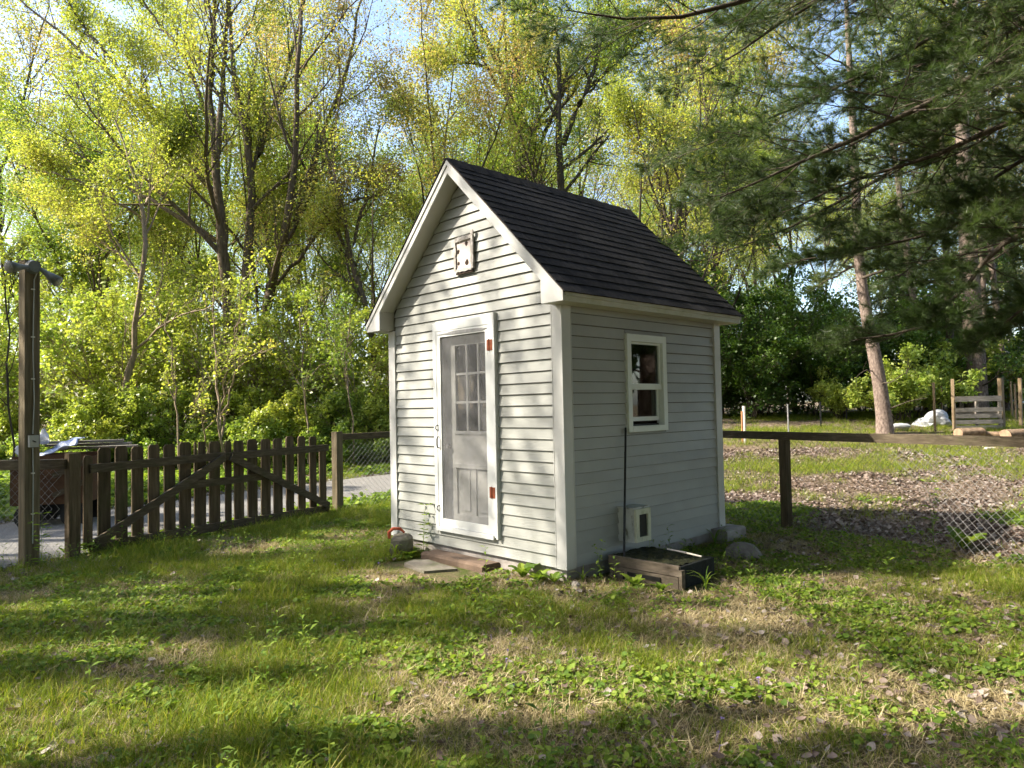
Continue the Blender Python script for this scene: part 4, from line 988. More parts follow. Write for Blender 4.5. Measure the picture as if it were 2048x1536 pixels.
def pine_tree(name, trunk, limbs, rng, label, mat='needle', group=None, loc=(0, 0, 0), bark='bark_pine', lbark='bark_dark', dead=8, **kw):
    root = empty(name, loc, 0, label, 'pine tree', group)
    p, r_, ln = resample(*trunk, 18); v, q_ = tubes(p[None], r_[None], 16)
    wood = [(v, q_)]
    obj('trunk', new_mesh('trunk', v, quads=q_, smooth=True), MAT[bark], root)
    K = 12; S = [resample(a, b_, K) for a, b_ in limbs]
    LP = np.stack([s[0] for s in S]); LR = np.stack([s[1] for s in S])
    LP[:, 1:-1] += rng.normal(size=LP[:, 1:-1].shape) * .015
    wd, nd = pine_limb(LP, LR, rng, **kw)
    v, q_ = join(wd); obj('limbs', new_mesh('limbs', v, quads=q_, smooth=True), MAT[lbark], root)
    v, t_ = jointri(nd); obj('crown', new_mesh('crown', v, tris=t_), MAT[mat], root)
    if dead:
        DP, DR_, _ = kids(p[None], r_[None], np.array([ln]), dead, rng, tmin=.06, tmax=.4, ang=(65, 95), ratio=(.05, .13), k=6, wig=.2, up=-.02, rmin=.006, taper=.8, rfac=.12)
        D2, DR2, _ = kids(DP, DR_, np.full(len(DP), 1.2), 3, rng, tmin=.3, ang=(30, 60), ratio=(.2, .4), k=4, wig=.2, up=0, rmin=.004)
        v, q_ = join([tubes(DP, DR_, 5), tubes(D2, DR2, 3)]); obj('dead_branches', new_mesh('dead_branches', v, quads=q_, smooth=True), MAT['bark_dark'], root)
    return root

RG = lambda s: np.random.default_rng(s)
# ------------------------------------------------------------------ big trees one can follow with the eye
Y = 22.0
A = [[(470, 690, 17), (455, 590, 15), (445, 500, 13), (434, 365, 10), (425, 237, 8), (422, 100, 6), (430, -120, 3)],
     [(434, 365, 8), (440, 220, 7), (451, 100, 5), (462, -120, 2)],
     [(474, 690, 16), (488, 580, 13), (500, 500, 11), (505, 338, 9), (491, 254, 8), (471, 193, 7), (462, 100, 5), (455, -90, 2)],
     [(505, 338, 7), (535, 257, 6), (556, 183, 5), (590, 95, 4), (625, -70, 2)],
     [(433, 482, 7), (378, 443, 6), (306, 404, 5), (241, 361, 4), (146, 303, 3), (40, 245, 2)],
     [(432, 390, 8), (384, 332, 7), (342, 286, 6.5), (286, 225, 5.5), (234, 163, 5), (182, 117, 4), (114, 62, 3), (20, -20, 2)],
     [(392, 340, 6), (309, 215, 5), (267, 176, 4.5), (208, 101, 4), (163, 46, 3), (110, -40, 2)],
     [(426, 270, 6), (391, 166, 5), (368, 104, 4.5), (326, 62, 4), (260, -40, 2)]]
ta = [pxstem(s, Y, .8, i) for i, s in enumerate(A)]
ta[0][0].insert(0, np.array([ta[0][0][0][0], Y, float(T(ta[0][0][0][0], Y)) - .3])); ta[0][1].insert(0, ta[0][1][0] * 1.2)
deciduous('maple_tree', ta, RG(1), 'leaf_spring', 'bark', nl=(9, 7, 5), leaf_n=19, lsize=.072, spread=.2, l1=(.18, .42), tmin=.3, label='large forked tree with long limbs sweeping up to the left behind the gate')
A3 = [[(515, 680, 14), (532, 600, 12), (546, 575, 11), (572, 480, 10), (583, 382, 9), (598, 280, 7), (597, 135, 6), (605, -100, 2)], [(570, 490, 8), (603, 423, 7), (623, 342, 6), (655, 250, 5), (700, 120, 4), (735, -60, 2)], [(552, 570, 5), (600, 520, 4.5), (650, 440, 4), (700, 400, 3), (780, 385, 2)]]
t3 = [pxstem(s, 23.5, .8, i) for i, s in enumerate(A3)]
t3[0][0].insert(0, np.array([t3[0][0][0][0], 23.5, .3])); t3[0][1].insert(0, t3[0][1][0] * 1.2)
deciduous('maple_tree', t3, RG(2), 'leaf_rust', 'bark', nl=(10, 7, 5), leaf_n=19, lsize=.07, spread=.2, l1=(.2, .45), label='tree leaning right with bronze young leaves left of the shed roof')
Bt = [[(250, 760, 7), (266, 680, 6.5), (280, 603, 6), (285, 537, 6), (288, 469, 5.5), (293, 407, 5), (280, 374, 4), (264, 338, 3), (230, 240, 2)], [(293, 407, 4), (340, 330, 3), (370, 240, 2)], [(284, 560, 5), (250, 520, 3.5), (190, 470, 3), (110, 410, 2)], [(290, 450, 4), (240, 400, 3), (150, 360, 2.5), (40, 330, 2)]]
tb = [pxstem(s, 19.5, .6, i) for i, s in enumerate(Bt)]
tb[0][0].insert(0, np.array([tb[0][0][0][0], 19.5, .0])); tb[0][1].insert(0, tb[0][1][0] * 1.2)
deciduous('maple_tree', tb, RG(3), 'leaf_spring', 'bark_pale', nl=(9, 7, 6), leaf_n=16, lsize=.072, spread=.2, l1=(.24, .44), tmin=.2, label='slim pale barked tree with yellow green leaves left of the large forked tree')
Dt = [[(745, 660, 7), (729, 617, 7), (712, 560, 6.5), (701, 505, 6), (688, 440, 5), (660, 350, 4), (640, 260, 2)], [(701, 505, 4.5), (722, 430, 4), (742, 340, 3), (760, 250, 2)], [(708, 540, 4), (680, 470, 3), (640, 420, 2)]]
td = [pxstem(s, 22.5, .6, i) for i, s in enumerate(Dt)]
td[0][0].insert(0, np.array([td[0][0][0][0]+.2, 22.5, .3])); td[0][1].insert(0, td[0][1][0] * 1.1)
deciduous('maple_tree', td, RG(4), 'leaf_spring', 'bark', nl=(8, 6, 5), leaf_n=15, lsize=.072, spread=.2, l1=(.3, .6), tmin=.15, label='dark stemmed tree just left of the shed eave')
Ct = [[(1046, 420, 11), (1040, 300, 10), (1024, 219, 9), (1002, 131, 8), (991, 79, 7), (961, 41, 5), (900, -30, 3)], [(1050, 420, 10), (1046, 273, 9), (1035, 109, 8), (1021, 55, 6), (1026, -100, 3)], [(1046, 290, 5), (1090, 240, 4.5), (1130, 210, 4), (1170, 150, 3), (1215, 60, 2)], [(1010, 150, 5), (960, 130, 4), (900, 120, 3), (850, 140, 2)]]
tc = [pxstem(s, 29, 1., i) for i, s in enumerate(Ct)]
for i in (0, 1): tc[i][0].insert(0, np.array([tc[i][0][0][0], 29, .6])); tc[i][1].insert(0, tc[i][1][0] * 1.2)
deciduous('maple_tree', tc, RG(5), 'leaf_spring', 'bark_dark', nl=(11, 7, 6), leaf_n=18, lsize=.085, spread=.26, l1=(.2, .42), label='tall dark trunked tree rising behind the roof ridge')
Ct2 = [[(1124, 420, 9), (1122, 295, 9), (1114, 219, 7), (1117, 164, 6), (1128, 123, 5), (1111, 40, 3)], [(1126, 290, 8), (1140, 250, 7.5), (1174, 178, 6.5), (1196, 118, 5.5), (1210, 40, 4), (1240, -60, 2)], [(1174, 178, 5), (1215, 140, 4), (1270, 90, 3), (1330, 60, 2)], [(1117, 200, 4.5), (1080, 140, 3.5), (1070, 80, 3), (1060, 0, 2)]]
tc = [pxstem(s, 27, 1., i) for i, s in enumerate(Ct2)]
tc[0][0].insert(0, np.array([tc[0][0][0][0], 27, .6])); tc[0][1].insert(0, tc[0][1][0] * 1.2)
deciduous('maple_tree', tc, RG(6), 'leaf_green', 'bark_dark', nl=(10, 7, 6), leaf_n=18, lsize=.082, spread=.24, l1=(.22, .5), label='spreading tree with bent limbs above the middle of the roof')
Et = [[(1436, 700, 7), (1431, 557, 6.5), (1425, 404, 6), (1420, 300, 5), (1410, 180, 4), (1400, 40, 2)], [(1425, 420, 4), (1390, 360, 3.5), (1350, 300, 3), (1300, 250, 2)], [(1428, 480, 4), (1470, 400, 3), (1520, 330, 2)]]
te = [pxstem(s, 24, .8, i) for i, s in enumerate(Et)]
te[0][0].insert(0, np.array([te[0][0][0][0], 24, .8])); te[0][1].insert(0, te[0][1][0] * 1.2)
deciduous('maple_tree', te, RG(7), 'leaf_green', 'bark_dark', nl=(11, 7, 6), leaf_n=14, lsize=.074, spread=.2, l1=(.25, .55), tmin=.15, label='dark slender tree just behind the back edge of the roof')
Ft = [[(1300, 600, 8), (1330, 500, 7), (1362, 420, 6), (1390, 330, 5), (1400, 240, 3)], [(1345, 470, 5), (1320, 380, 4), (1290, 300, 3), (1250, 230, 2)], [(1375, 390, 4), (1430, 330, 3), (1480, 290, 2)]]
te = [pxstem(s, 21, .8, i) for i, s in enumerate(Ft)]
te[0][0].insert(0, np.array([te[0][0][0][0]-.6, 21, .5])); te[0][1].insert(0, te[0][1][0] * 1.2)
deciduous('maple_tree', te, RG(8), 'leaf_spring', 'bark_dark', nl=(12, 7, 6), leaf_n=16, lsize=.072, spread=.2, l1=(.35, .6), tmin=.15, label='low spreading tree leaning right behind the shed roof slope')

# ------------------------------------------------------------------ the woods: copies of a few kinds
protos = []
for i, (h, mt, bk) in enumerate(((15, 'leaf_spring', 'bark'), (17, 'leaf_rust', 'bark_dark'), (13, 'leaf_green', 'bark'), (18, 'leaf_spring', 'bark_dark'))):
    rg = RG(40 + i)
    protos.append(deciduous('woodland_tree', generic_stems(h, rg, .105, forks=3, lean=.05), rg, mt, bk, nl=(9, 7, 5), leaf_n=17, lsize=.105, spread=.36, l1=(.22, .45), tmin=.28, group='trees of the wood behind the road'))
WT_ = ['slender tree of the wood behind the road with yellow green leaves', 'slender tree of the wood behind the road with bronze leaves', 'slender tree of the wood behind the road with mid green leaves', 'tall slender tree of the wood behind the road with pale leaves']
wr = RG(77); spots = []
for Yd, n, x0, x1 in ((25.5, 6, -18, -2), (30, 9, -22, 25), (36, 10, -26, 30), (44, 10, -32, 30), (54, 10, -40, 40), (68, 11, -50, 50)):
    for j in range(n): spots.append((x0 + (x1 - x0) * (j + wr.uniform(.15, .85)) / n, Yd + wr.uniform(-2, 2)))
used = [False] * 4
for j, (x, y) in enumerate(spots):
    k = int(wr.integers(0, 4)); s = wr.uniform(.85, 1.15) * (1.0 if y < 50 else 1.1)
    if y < 27: k = 2 if k == 3 else k; s *= .8
    loc = (x, y, float(T(x, y)))
    if not used[k]: o = protos[k]; used[k] = True; o.location = loc; o.scale = (s, s, s); o.rotation_euler = (0, 0, wr.uniform(0, 6.28)); o['label'] = WT_[k]
    else: copy_tree(protos[k], loc, wr.uniform(0, 6.28), s, label=WT_[k])
# trees that stand outside the picture on the left and throw the dappled shade
rg = RG(48)
shade = deciduous('yard_tree', generic_stems(15, rg, .16, forks=3, lean=.04), rg, 'leaf_spring', 'bark', nl=(7, 5, 4), leaf_n=4, lsize=.14, spread=.16, l1=(.2, .4), tmin=.35, group='yard trees left of the picture')
for j, (x, y, s, k, rz) in enumerate(SHADE_TREES):
    lb = 'sparse yard tree standing off to the left whose shade dapples the lawn'
    loc = (x, y, float(T(x, y)))
    if j == 0: shade.location = loc; shade.scale = (s,) * 3; shade.rotation_euler = (0, 0, rz); shade['label'] = lb
    else: copy_tree(shade, loc, rz, s, label=lb)
rg = RG(47)
colm = deciduous('shade_band_tree', generic_stems(12, rg, .13, forks=2, lean=.01, fork_at=.5), rg, 'leaf_green', 'bark', nl=(16, 5, 4), leaf_n=7, lsize=.16, spread=.16, l1=(.07, .13), tmin=.5, group='narrow trees added left of the picture for shade bands')
for j, (x, y, s, rz) in enumerate(SHADE_BAND_TREES):
    lb = 'narrow unseen tree added off to the left to band the lawn with shade'
    loc = (x, y, float(T(x, y)))
    if j == 0: colm.location = loc; colm.scale = s; colm.rotation_euler = (0, 0, rz); colm['label'] = lb
    else: copy_tree(colm, loc, rz, s, label=lb)
rg = RG(49)
screen = deciduous('broad_tree', generic_stems(14, rg, .22, forks=4, lean=.05), rg, 'leaf_hedge', 'bark_dark', nl=(13, 7, 4), leaf_n=8, lsize=.40, spread=.45, l1=(.34, .56), tmin=.40, group='unseen broad trees added to screen the sky')
for j, (x, y, s, rz) in enumerate(SKY_SCREEN_TREES):
    lb = 'unseen broad dark green tree added out of view to block skylight'
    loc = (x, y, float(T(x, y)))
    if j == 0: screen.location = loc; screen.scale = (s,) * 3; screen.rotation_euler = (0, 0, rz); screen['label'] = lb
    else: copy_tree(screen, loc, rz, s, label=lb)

rg = RG(57)
belt = deciduous('belt_tree', generic_stems(11, rg, .14, forks=5, lean=.05), rg, 'leaf_hedge', 'bark_dark', nl=(15, 6, 4), leaf_n=5, lsize=.38, spread=.42, l1=(.24, .42), tmin=.03, group='unseen dense tree belt added to screen the sky')
for j, (x, y, s, rz) in enumerate(SKY_BELT_TREES):
    lb = 'unseen dense tree of the belt added out of view to block skylight'
    loc = (x, y, float(T(x, y)))
    if j == 0: belt.location = loc; belt.scale = (s,) * 3; belt.rotation_euler = (0, 0, rz); belt['label'] = lb
    else: copy_tree(belt, loc, rz, s, label=lb)
# understory shrubs and saplings
def shrub(name, h, wd, nst, rng, mat, bark, leaf_n=8, nl=(6, 5, 4), lsize=.085, label=None, group=None, tilt=.9):
    st = []
    for i in range(nst):
        a = rng.uniform(0, 6.28); d = unit(np.array([math.cos(a) * wd / h, math.sin(a) * wd / h, 1.0])) ; p = [np.array([math.cos(a) * .12, math.sin(a) * .12, -.1])]
        hh = h * rng.uniform(.65, 1.0)
        for j in range(5): d = unit(d + rng.normal(size=3) * .14); p.append(p[-1] + d * hh / 5)
        st.append((np.array(p), np.linspace(.02, .006, 6)))
    return deciduous(name, st, rng, mat, bark, nl=nl, leaf_n=leaf_n, lsize=lsize, spread=.09, up=.12, l1=(.3, .6), tmin=.12, label=label, group=group, leaf_levels=(1, 2, 3), tilt=tilt, cat='shrub')
ORD = ['leftmost', 'second', 'third', 'fourth', 'fifth', 'sixth', 'seventh', 'eighth', 'ninth', 'tenth', 'eleventh', 'twelfth', 'thirteenth', 'fourteenth', 'fifteenth', 'sixteenth', 'seventeenth', 'eighteenth', 'nineteenth', 'twentieth']
def scatter(proto, items, label, group):
    items = sorted(items, key=lambda q: q[0] / q[1]); base = label
    for j, (x, y, s, rz) in enumerate(items):
        label = base + (', leftmost' if j == 0 else ', rightmost' if j == len(items) - 1 else ', %s from the left' % ORD[j])
        loc = (x, y, float(T(x, y)))
        if j == 0: proto.location = loc; proto.scale = (s,) * 3; proto.rotation_euler = (0, 0, rz); tag(proto, label, None, group)
        else: copy_tree(proto, loc, rz, s, label=label, group=group)
sr_ = RG(90)
def row(n, x0, x1, y0, y1, s0=.8, s1=1.2):
    return [(x0 + (x1 - x0) * (j + sr_.uniform(.1, .9)) / n, sr_.uniform(y0, y1), sr_.uniform(s0, s1), sr_.uniform(0, 6.28)) for j in range(n)]
s1_ = shrub('tall_shrub', 4.4, 1.6, 6, RG(21), 'leaf_shrub', 'bark_pale', leaf_n=6, nl=(7, 5, 4), lsize=.105)
scatter(s1_, row(12, -18, -1.5, 20.3, 23.2, .85, 1.15) + row(8, -21, 3, 24.5, 28, 1.2, 1.6), 'tall yellow green shrub in the thicket behind the road', 'tall shrubs of the thicket')
s2_ = shrub('bushy_shrub', 2.3, 1.3, 8, RG(22), 'leaf_shrub', 'bark_dark', leaf_n=6, nl=(6, 5, 4), lsize=.10)
scatter(s2_, row(13, -16.5, .8, 19.2, 20.6, .75, 1.15) + row(6, -19, -2, 23.5, 26, 1.1, 1.5), 'bushy leafy shrub low in the thicket behind the road', 'low shrubs of the thicket')
s3_ = shrub('undergrowth_bush', 1.1, .8, 8, RG(23), 'leaf_green', 'bark_dark', leaf_n=7, nl=(5, 4, 4), lsize=.085)
scatter(s3_, row(17, -16, .8, 18.3, 19.4, .7, 1.2), 'knee high green bush at the foot of the thicket', 'bushes at the edge of the wood')
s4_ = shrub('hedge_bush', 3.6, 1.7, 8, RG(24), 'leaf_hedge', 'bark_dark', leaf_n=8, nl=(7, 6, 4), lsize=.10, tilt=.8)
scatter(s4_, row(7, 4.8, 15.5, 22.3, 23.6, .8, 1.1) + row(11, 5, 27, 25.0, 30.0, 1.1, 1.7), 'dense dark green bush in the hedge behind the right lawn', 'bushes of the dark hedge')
s5_ = shrub('sunlit_bush', 2.0, 1.1, 7, RG(25), 'leaf_shrub', 'bark_dark', leaf_n=8, nl=(6, 5, 4), lsize=.10)
scatter(s5_, [(10.9, 20.4, 1.0, .3), (12.0, 21.2, 1.1, 2.1), (9.9, 21.4, .75, 4.0), (13.2, 22.5, 1.0, 1.1), (16.0, 23.0, 1.1, 5.0), (18.2, 24.5, 1.2, 3.3)], 'bright green bush behind the sheeting and stakes', 'bright bushes by the garden plot')
# bare pale saplings in front of the thicket
def sapling(L, Yd, label, seed, leaf='leaf_spring', bark='bark_pale', nl=(6, 4, 3), leaf_n=4, ls=.09):
    st = [pxstem(s, Yd, .2, i) for i, s in enumerate(L)]; b_ = st[0][0][0]
    st[0][0].insert(0, np.array([b_[0], Yd, float(T(b_[0], Yd)) - .1])); st[0][1].insert(0, st[0][1][0])
    return deciduous('sapling', st, RG(seed), leaf, bark, nl=nl, leaf_n=leaf_n, lsize=ls, spread=.08, l1=(.18, .4), tmin=.35, label=label, cat='sapling')
sapling([[(441, 900, 3), (438, 820, 3), (430, 700, 2.5), (428, 560, 1.5)], [(441, 880, 3), (455, 800, 2.5), (470, 740, 2), (530, 690, 1.2)], [(440, 860, 2.5), (446, 780, 2), (478, 640, 1.6), (482, 560, 1)]], 17.6, 'bare pale sapling with several upright stems behind the gate', 51)
sapling([[(356, 900, 2.5), (353, 800, 2.2), (345, 700, 1.8), (330, 640, 1)]], 17.8, 'thin single stemmed sapling left of the bare pale sapling', 52)
sapling([[(408, 860, 2), (404, 820, 1.8), (385, 790, 1.2)], [(408, 850, 1.6), (412, 800, 1.2)]], 17.4, 'short forked twig sapling just left of the bare pale sapling', 53, leaf_n=1)
sapling([[(620, 880, 2.5), (610, 800, 2.2), (604, 700, 2), (600, 620, 1.2)], [(608, 760, 1.6), (690, 700, 1.3), (740, 640, 1)]], 18.2, 'slim sapling with arching pale twigs left of the shed', 54, leaf='leaf_shrub', leaf_n=6)
sapling([[(702, 860, 2), (700, 780, 2), (690, 700, 1.6), (700, 620, 1)]], 18.4, 'thin upright sapling nearest the shed on its left', 55, leaf='leaf_green', leaf_n=6)
sapling([[(20, 860, 2.5), (16, 700, 2.2), (10, 600, 2), (2, 520, 1.4)], [(12, 640, 1.8), (30, 560, 1.2), (40, 500, 1)]], 13.5, 'thin dark sapling left of the tall light post', 56, bark='bark_dark', leaf_n=3)

# ------------------------------------------------------------------ pines
def limb(L, Yd, dY=0.0):
    n = len(L); return [at(x, y, Yd + dY * i / (n - 1)) for i, (x, y, w_) in enumerate(L)], [.72 * w_ * Yd / F_PX for x, y, w_ in L]
tp = np.array([8.6, 8.2])
tr = ([np.array([tp[0], tp[1], z]) for z in (-.3, 2, 5, 8, 11, 15)], [.27, .25, .21, .17, .13, .03])
LB = [limb([(2330, -60, 13), (2200, 10, 12), (2048, 81, 10), (1955, 153, 9), (1875, 202, 8), (1754, 258, 6.5), (1641, 307, 5), (1544, 351, 3.5), (1440, 395, 2)], 8.0, -.6),
      limb([(2330, -110, 11), (2200, -40, 10), (2048, 36, 9), (2000, 73, 8), (1935, 121, 6.5), (1840, 150, 4), (1740, 190, 2)], 8.4, .6),
      limb([(2330, 110, 12), (2200, 160, 11), (2048, 230, 9), (1976, 266, 8), (1915, 299, 7), (1800, 330, 5), (1673, 371, 4), (1600, 408, 2.5), (1520, 440, 1.5)], 7.6, .8),
      limb([(2330, 430, 11), (2200, 440, 10), (2048, 464, 9), (1988, 472, 8), (1956, 549, 6), (1918, 600, 5), (1880, 647, 4.5), (1826, 671, 4), (1775, 681, 3), (1714, 678, 2)], 7.4, .5),
      limb([(2330, 330, 11), (2180, 350, 9), (2060, 390, 7), (1960, 430, 5.5), (1860, 470, 4.5), (1740, 500, 3.5), (1600, 520, 2)], 8.4, 1.0),
      limb([(2330, -330, 13), (2100, -230, 11), (1800, -110, 9), (1624, -40, 8), (1503, 0, 7), (1410, 32, 6), (1330, 49, 5), (1270, 50, 4), (1202, 41, 3), (1130, 20, 1.5)], 7.6, -.3),
      limb([(2330, -230, 11), (2050, -170, 9), (1800, -90, 7), (1624, 0, 5), (1576, 44, 4.5), (1471, 109, 3), (1400, 150, 2)], 8.2, .4),
      limb([(2330, 0, 10), (2150, 60, 9), (1980, 200, 7), (1850, 290, 6), (1700, 400, 4.5), (1560, 470, 3), (1410, 515, 1.5)], 8.6, .3),
      limb([(2330, -160, 9), (2100, -60, 8), (1900, 60, 6), (1760, 130, 5), (1620, 200, 4), (1480, 270, 2.5), (1390, 300, 1.5)], 8.8, -.2),
      limb([(2330, 560, 9), (2200, 560, 8), (2090, 590, 6), (2010, 640, 4), (1950, 690, 2)], 8.2, .6),
      limb([(2330, 230, 9), (2180, 250, 8), (2048, 310, 6), (1960, 380, 5), (1900, 440, 4), (1850, 520, 3), (1790, 560, 2)], 8.8, .8)]
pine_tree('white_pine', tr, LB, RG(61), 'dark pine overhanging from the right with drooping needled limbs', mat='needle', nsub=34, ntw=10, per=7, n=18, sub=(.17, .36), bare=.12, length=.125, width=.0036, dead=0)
# leaning pine
LT = [(1771, 858, 15), (1766, 790, 13.5), (1752, 720, 12.5), (1736, 650, 11.5), (1720, 570, 10), (1714, 470, 9), (1712, 363, 8), (1706, 240, 7), (1700, 140, 6), (1692, 20, 4), (1690, -120, 2)]
pts = [at(x, y, 18.0) for x, y, w_ in LT]; rad = [w_ * 18 / F_PX for x, y, w_ in LT]
pts.insert(0, pts[0] + np.array([0, 0, -.4])); rad.insert(0, rad[0] * 1.25)
def auto_limbs(pts, rad, rng, zs, ln, droop=-.06):
    out = []; P = np.array(pts)
    for z in zs:
        i = np.argmin(abs(P[:, 2] - z)); a = rng.uniform(0, 6.28); d = np.array([math.cos(a), math.sin(a), rng.uniform(0, .25)]); p = [np.array([np.interp(z, P[:, 2], P[:, k]) for k in (0, 1, 2)])]
        l = ln * rng.uniform(.6, 1.2)
        for j in range(6): d = unit(d + rng.normal(size=3) * .1 + np.array([0, 0, droop])); p.append(p[-1] + d * l / 6)
        out.append((p, list(np.linspace(max(.02, rad[min(i, len(rad)-1)] * .35), .006, 7))))
    return out
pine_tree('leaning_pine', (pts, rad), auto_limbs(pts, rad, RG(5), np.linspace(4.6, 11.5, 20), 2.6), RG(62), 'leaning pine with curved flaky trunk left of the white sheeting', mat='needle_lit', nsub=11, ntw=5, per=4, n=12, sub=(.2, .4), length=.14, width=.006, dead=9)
def straight_pine(px, Yd, wpx, ztop, label, seed, lean=0.0, limbs=18, ln=2.8, z0=4.5, mat='needle_lit', base=None, **k):
    p = GP(px, Yd); g = float(T(*p)); r0 = wpx * Yd / F_PX / 2; rg = RG(seed)
    zs = np.array([-.4, 0.0, 1, 3, 6, 9, ztop * .8, ztop]); pts = [np.array([p[0] + lean * z + .05 * math.sin(z), p[1], g + z]) for z in zs]
    rad = [r0 * 1.3, r0 * 1.12, r0, r0 * .93, r0 * .8, r0 * .65, r0 * .35, .02]
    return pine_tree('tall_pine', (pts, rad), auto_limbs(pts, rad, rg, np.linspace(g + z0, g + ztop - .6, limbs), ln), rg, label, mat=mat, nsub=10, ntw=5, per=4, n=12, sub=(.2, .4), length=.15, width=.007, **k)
straight_pine(1955, 22, 38, 16, 'thick straight pine trunk rising behind the pallet', 63, lean=-.012, limbs=22, ln=3.4, z0=4.2, dead=14)
straight_pine(1978, 24, 11, 12, 'slim reddish pine trunk right against the thick pine', 64, limbs=10, ln=2.0, z0=4.5, dead=5)
straight_pine(1906, 25, 15, 14, 'dark pine trunk behind the reddish stake', 65, limbs=14, ln=2.8, z0=3.8, bark='bark_dark', dead=6)
straight_pine(2012, 23, 13, 14, 'leaning pine trunk behind the thick square stake', 66, lean=-.05, limbs=14, ln=2.6, z0=4.2, dead=6)
straight_pine(1856, 24, 15, 13, 'leaning pine trunk above the white sheeting', 67, lean=-.09, limbs=13, ln=2.6, z0=4.0, dead=6)
straight_pine(2120, 21, 24, 15, 'pine at the right picture edge whose boughs reach in', 68, limbs=18, ln=3.4, z0=3.4, dead=5)

# ------------------------------------------------------------------ ground cover
def blades(n, rng, hmin, hmax, wd, rad, bend, lean):
    Vs, Qs, k = [], [], 0
    for i in range(n):
        a = rng.uniform(0, 6.28); r = rad * math.sqrt(rng.uniform()); b0 = np.array([r * math.cos(a), r * math.sin(a), -.01])
        h = rng.uniform(hmin, hmax); d = rng.uniform(0, 6.28); dv = np.array([math.cos(d), math.sin(d), 0]); sd = np.array([-dv[1], dv[0], 0]); w_ = wd * rng.uniform(.7, 1.3)
        ln = rng.uniform(0, lean); bd = rng.uniform(.2, 1) * bend
        for t, ww in ((0, 1), (.5, .85), (.85, .5), (1.0, .08)):
            c = b0 + np.array([0, 0, 1]) * h * t * (1 - .35 * bd * t) + dv * h * (ln * t + bd * t * t)
            Vs += [c - sd * w_ * ww / 2, c + sd * w_ * ww / 2]
        for j in range(3): q = k + 2 * j; Qs.append((q, q + 1, q + 3, q + 2))
        k += 8
    return np.array(Vs), np.array(Qs)
def round_leaf(c, d, nrm, s, k=7, cup=.15):
    sd = np.cross(nrm, d); V = [c]
    for i in range(k):
        a = math.pi * (-.9 + 1.8 * i / (k - 1)); V.append(c + d * s * (.35 + .55 * math.cos(a)) + sd * s * .55 * math.sin(a) + nrm * cup * s * (abs(math.sin(a))))
    return V, [(0, i, i + 1) for i in range(1, k)]
def ground_ivy(n, rng, hmin, hmax, s, rad):
    V, F = [], []
    for i in range(n):
        a = rng.uniform(0, 6.28); r = rad * math.sqrt(rng.uniform()); c = np.array([r * math.cos(a), r * math.sin(a), rng.uniform(hmin, hmax)])
        nrm = unit(np.array([0, 0, 1.]) + rng.normal(size=3) * .35); d = unit(np.cross(nrm, rng.normal(size=3)))
        v, f = round_leaf(c, d, nrm, s * rng.uniform(.6, 1.3)); k = len(V); V += v; F += [tuple(k + q for q in g) for g in f]
        st = np.array([c[0] * .6, c[1] * .6, 0]); k = len(V); V += [st, c + np.array([.001, 0, 0]), c - np.array([.001, 0, 0])]; F.append((k, k + 1, k + 2))
    return np.array(V), np.array(F)
def lance_weed(rng, h, nleaf, ll):
    V, F = [], []
    k = 0; V += [np.array([-.0025, 0, -.01]), np.array([.0025, 0, -.01]), np.array([.001, .01, h])]; F.append((0, 1, 2)); V += [np.array([0, -.0025, -.01]), np.array([0, .0025, -.01]), np.array([.001, .01, h])]; F.append((3, 4, 5))
    for i in range(nleaf):
        z = h * (.15 + .85 * i / nleaf); a = i * 2.4 + rng.uniform(-.3, .3); d = unit(np.array([math.cos(a), math.sin(a), rng.uniform(.2, .9)])); sd = unit(np.cross(d, [0, 0, 1])); l = ll * rng.uniform(.6, 1.2); c = np.array([0, .01 * z / h, z]); k = len(V)
        V += [c, c + d * l * .5 + sd * l * .13, c + d * l * .5 - sd * l * .13, c + d * l + np.array([0, 0, -l * .25])]; F += [(k, k + 1, k + 2), (k + 1, k + 3, k + 2)]
    return np.array(V), np.array(F)
def dead_leaf(rng, s):
    nseg = 4; V = []; cu = rng.uniform(.1, .6); tw = rng.uniform(-.5, .5)
    prof = [.05, .7, 1.0, .75, .05]
    for i in range(nseg + 1):
        t = i / nseg - .5
        for j in (-1, 0, 1):
            w_ = prof[i] * .38 * s * (1 + rng.uniform(-.15, .15)); V.append((t * s, j * w_, .012 + cu * s * (t * t * 1.2 + (j * j) * .18) + tw * t * j * .1 * s))
    F = []
    for i in range(nseg):
        for j in range(2): a = i * 3 + j; F.append((a, a + 1, a + 4, a + 3))
    return np.array(V), np.array(F)
def pebble(rng, s):
    a = unit(rng.normal(size=(14, 3))); 
    import bmesh
    bm = bmesh.new(); [bm.verts.new(tuple(p * s * np.array([1, .8, .55]) * rng.uniform(.8, 1.1))) for p in a]; bmesh.ops.convex_hull(bm, input=bm.verts)
    me = bpy.data.meshes.new('pebble'); bm.to_mesh(me); bm.free(); return me

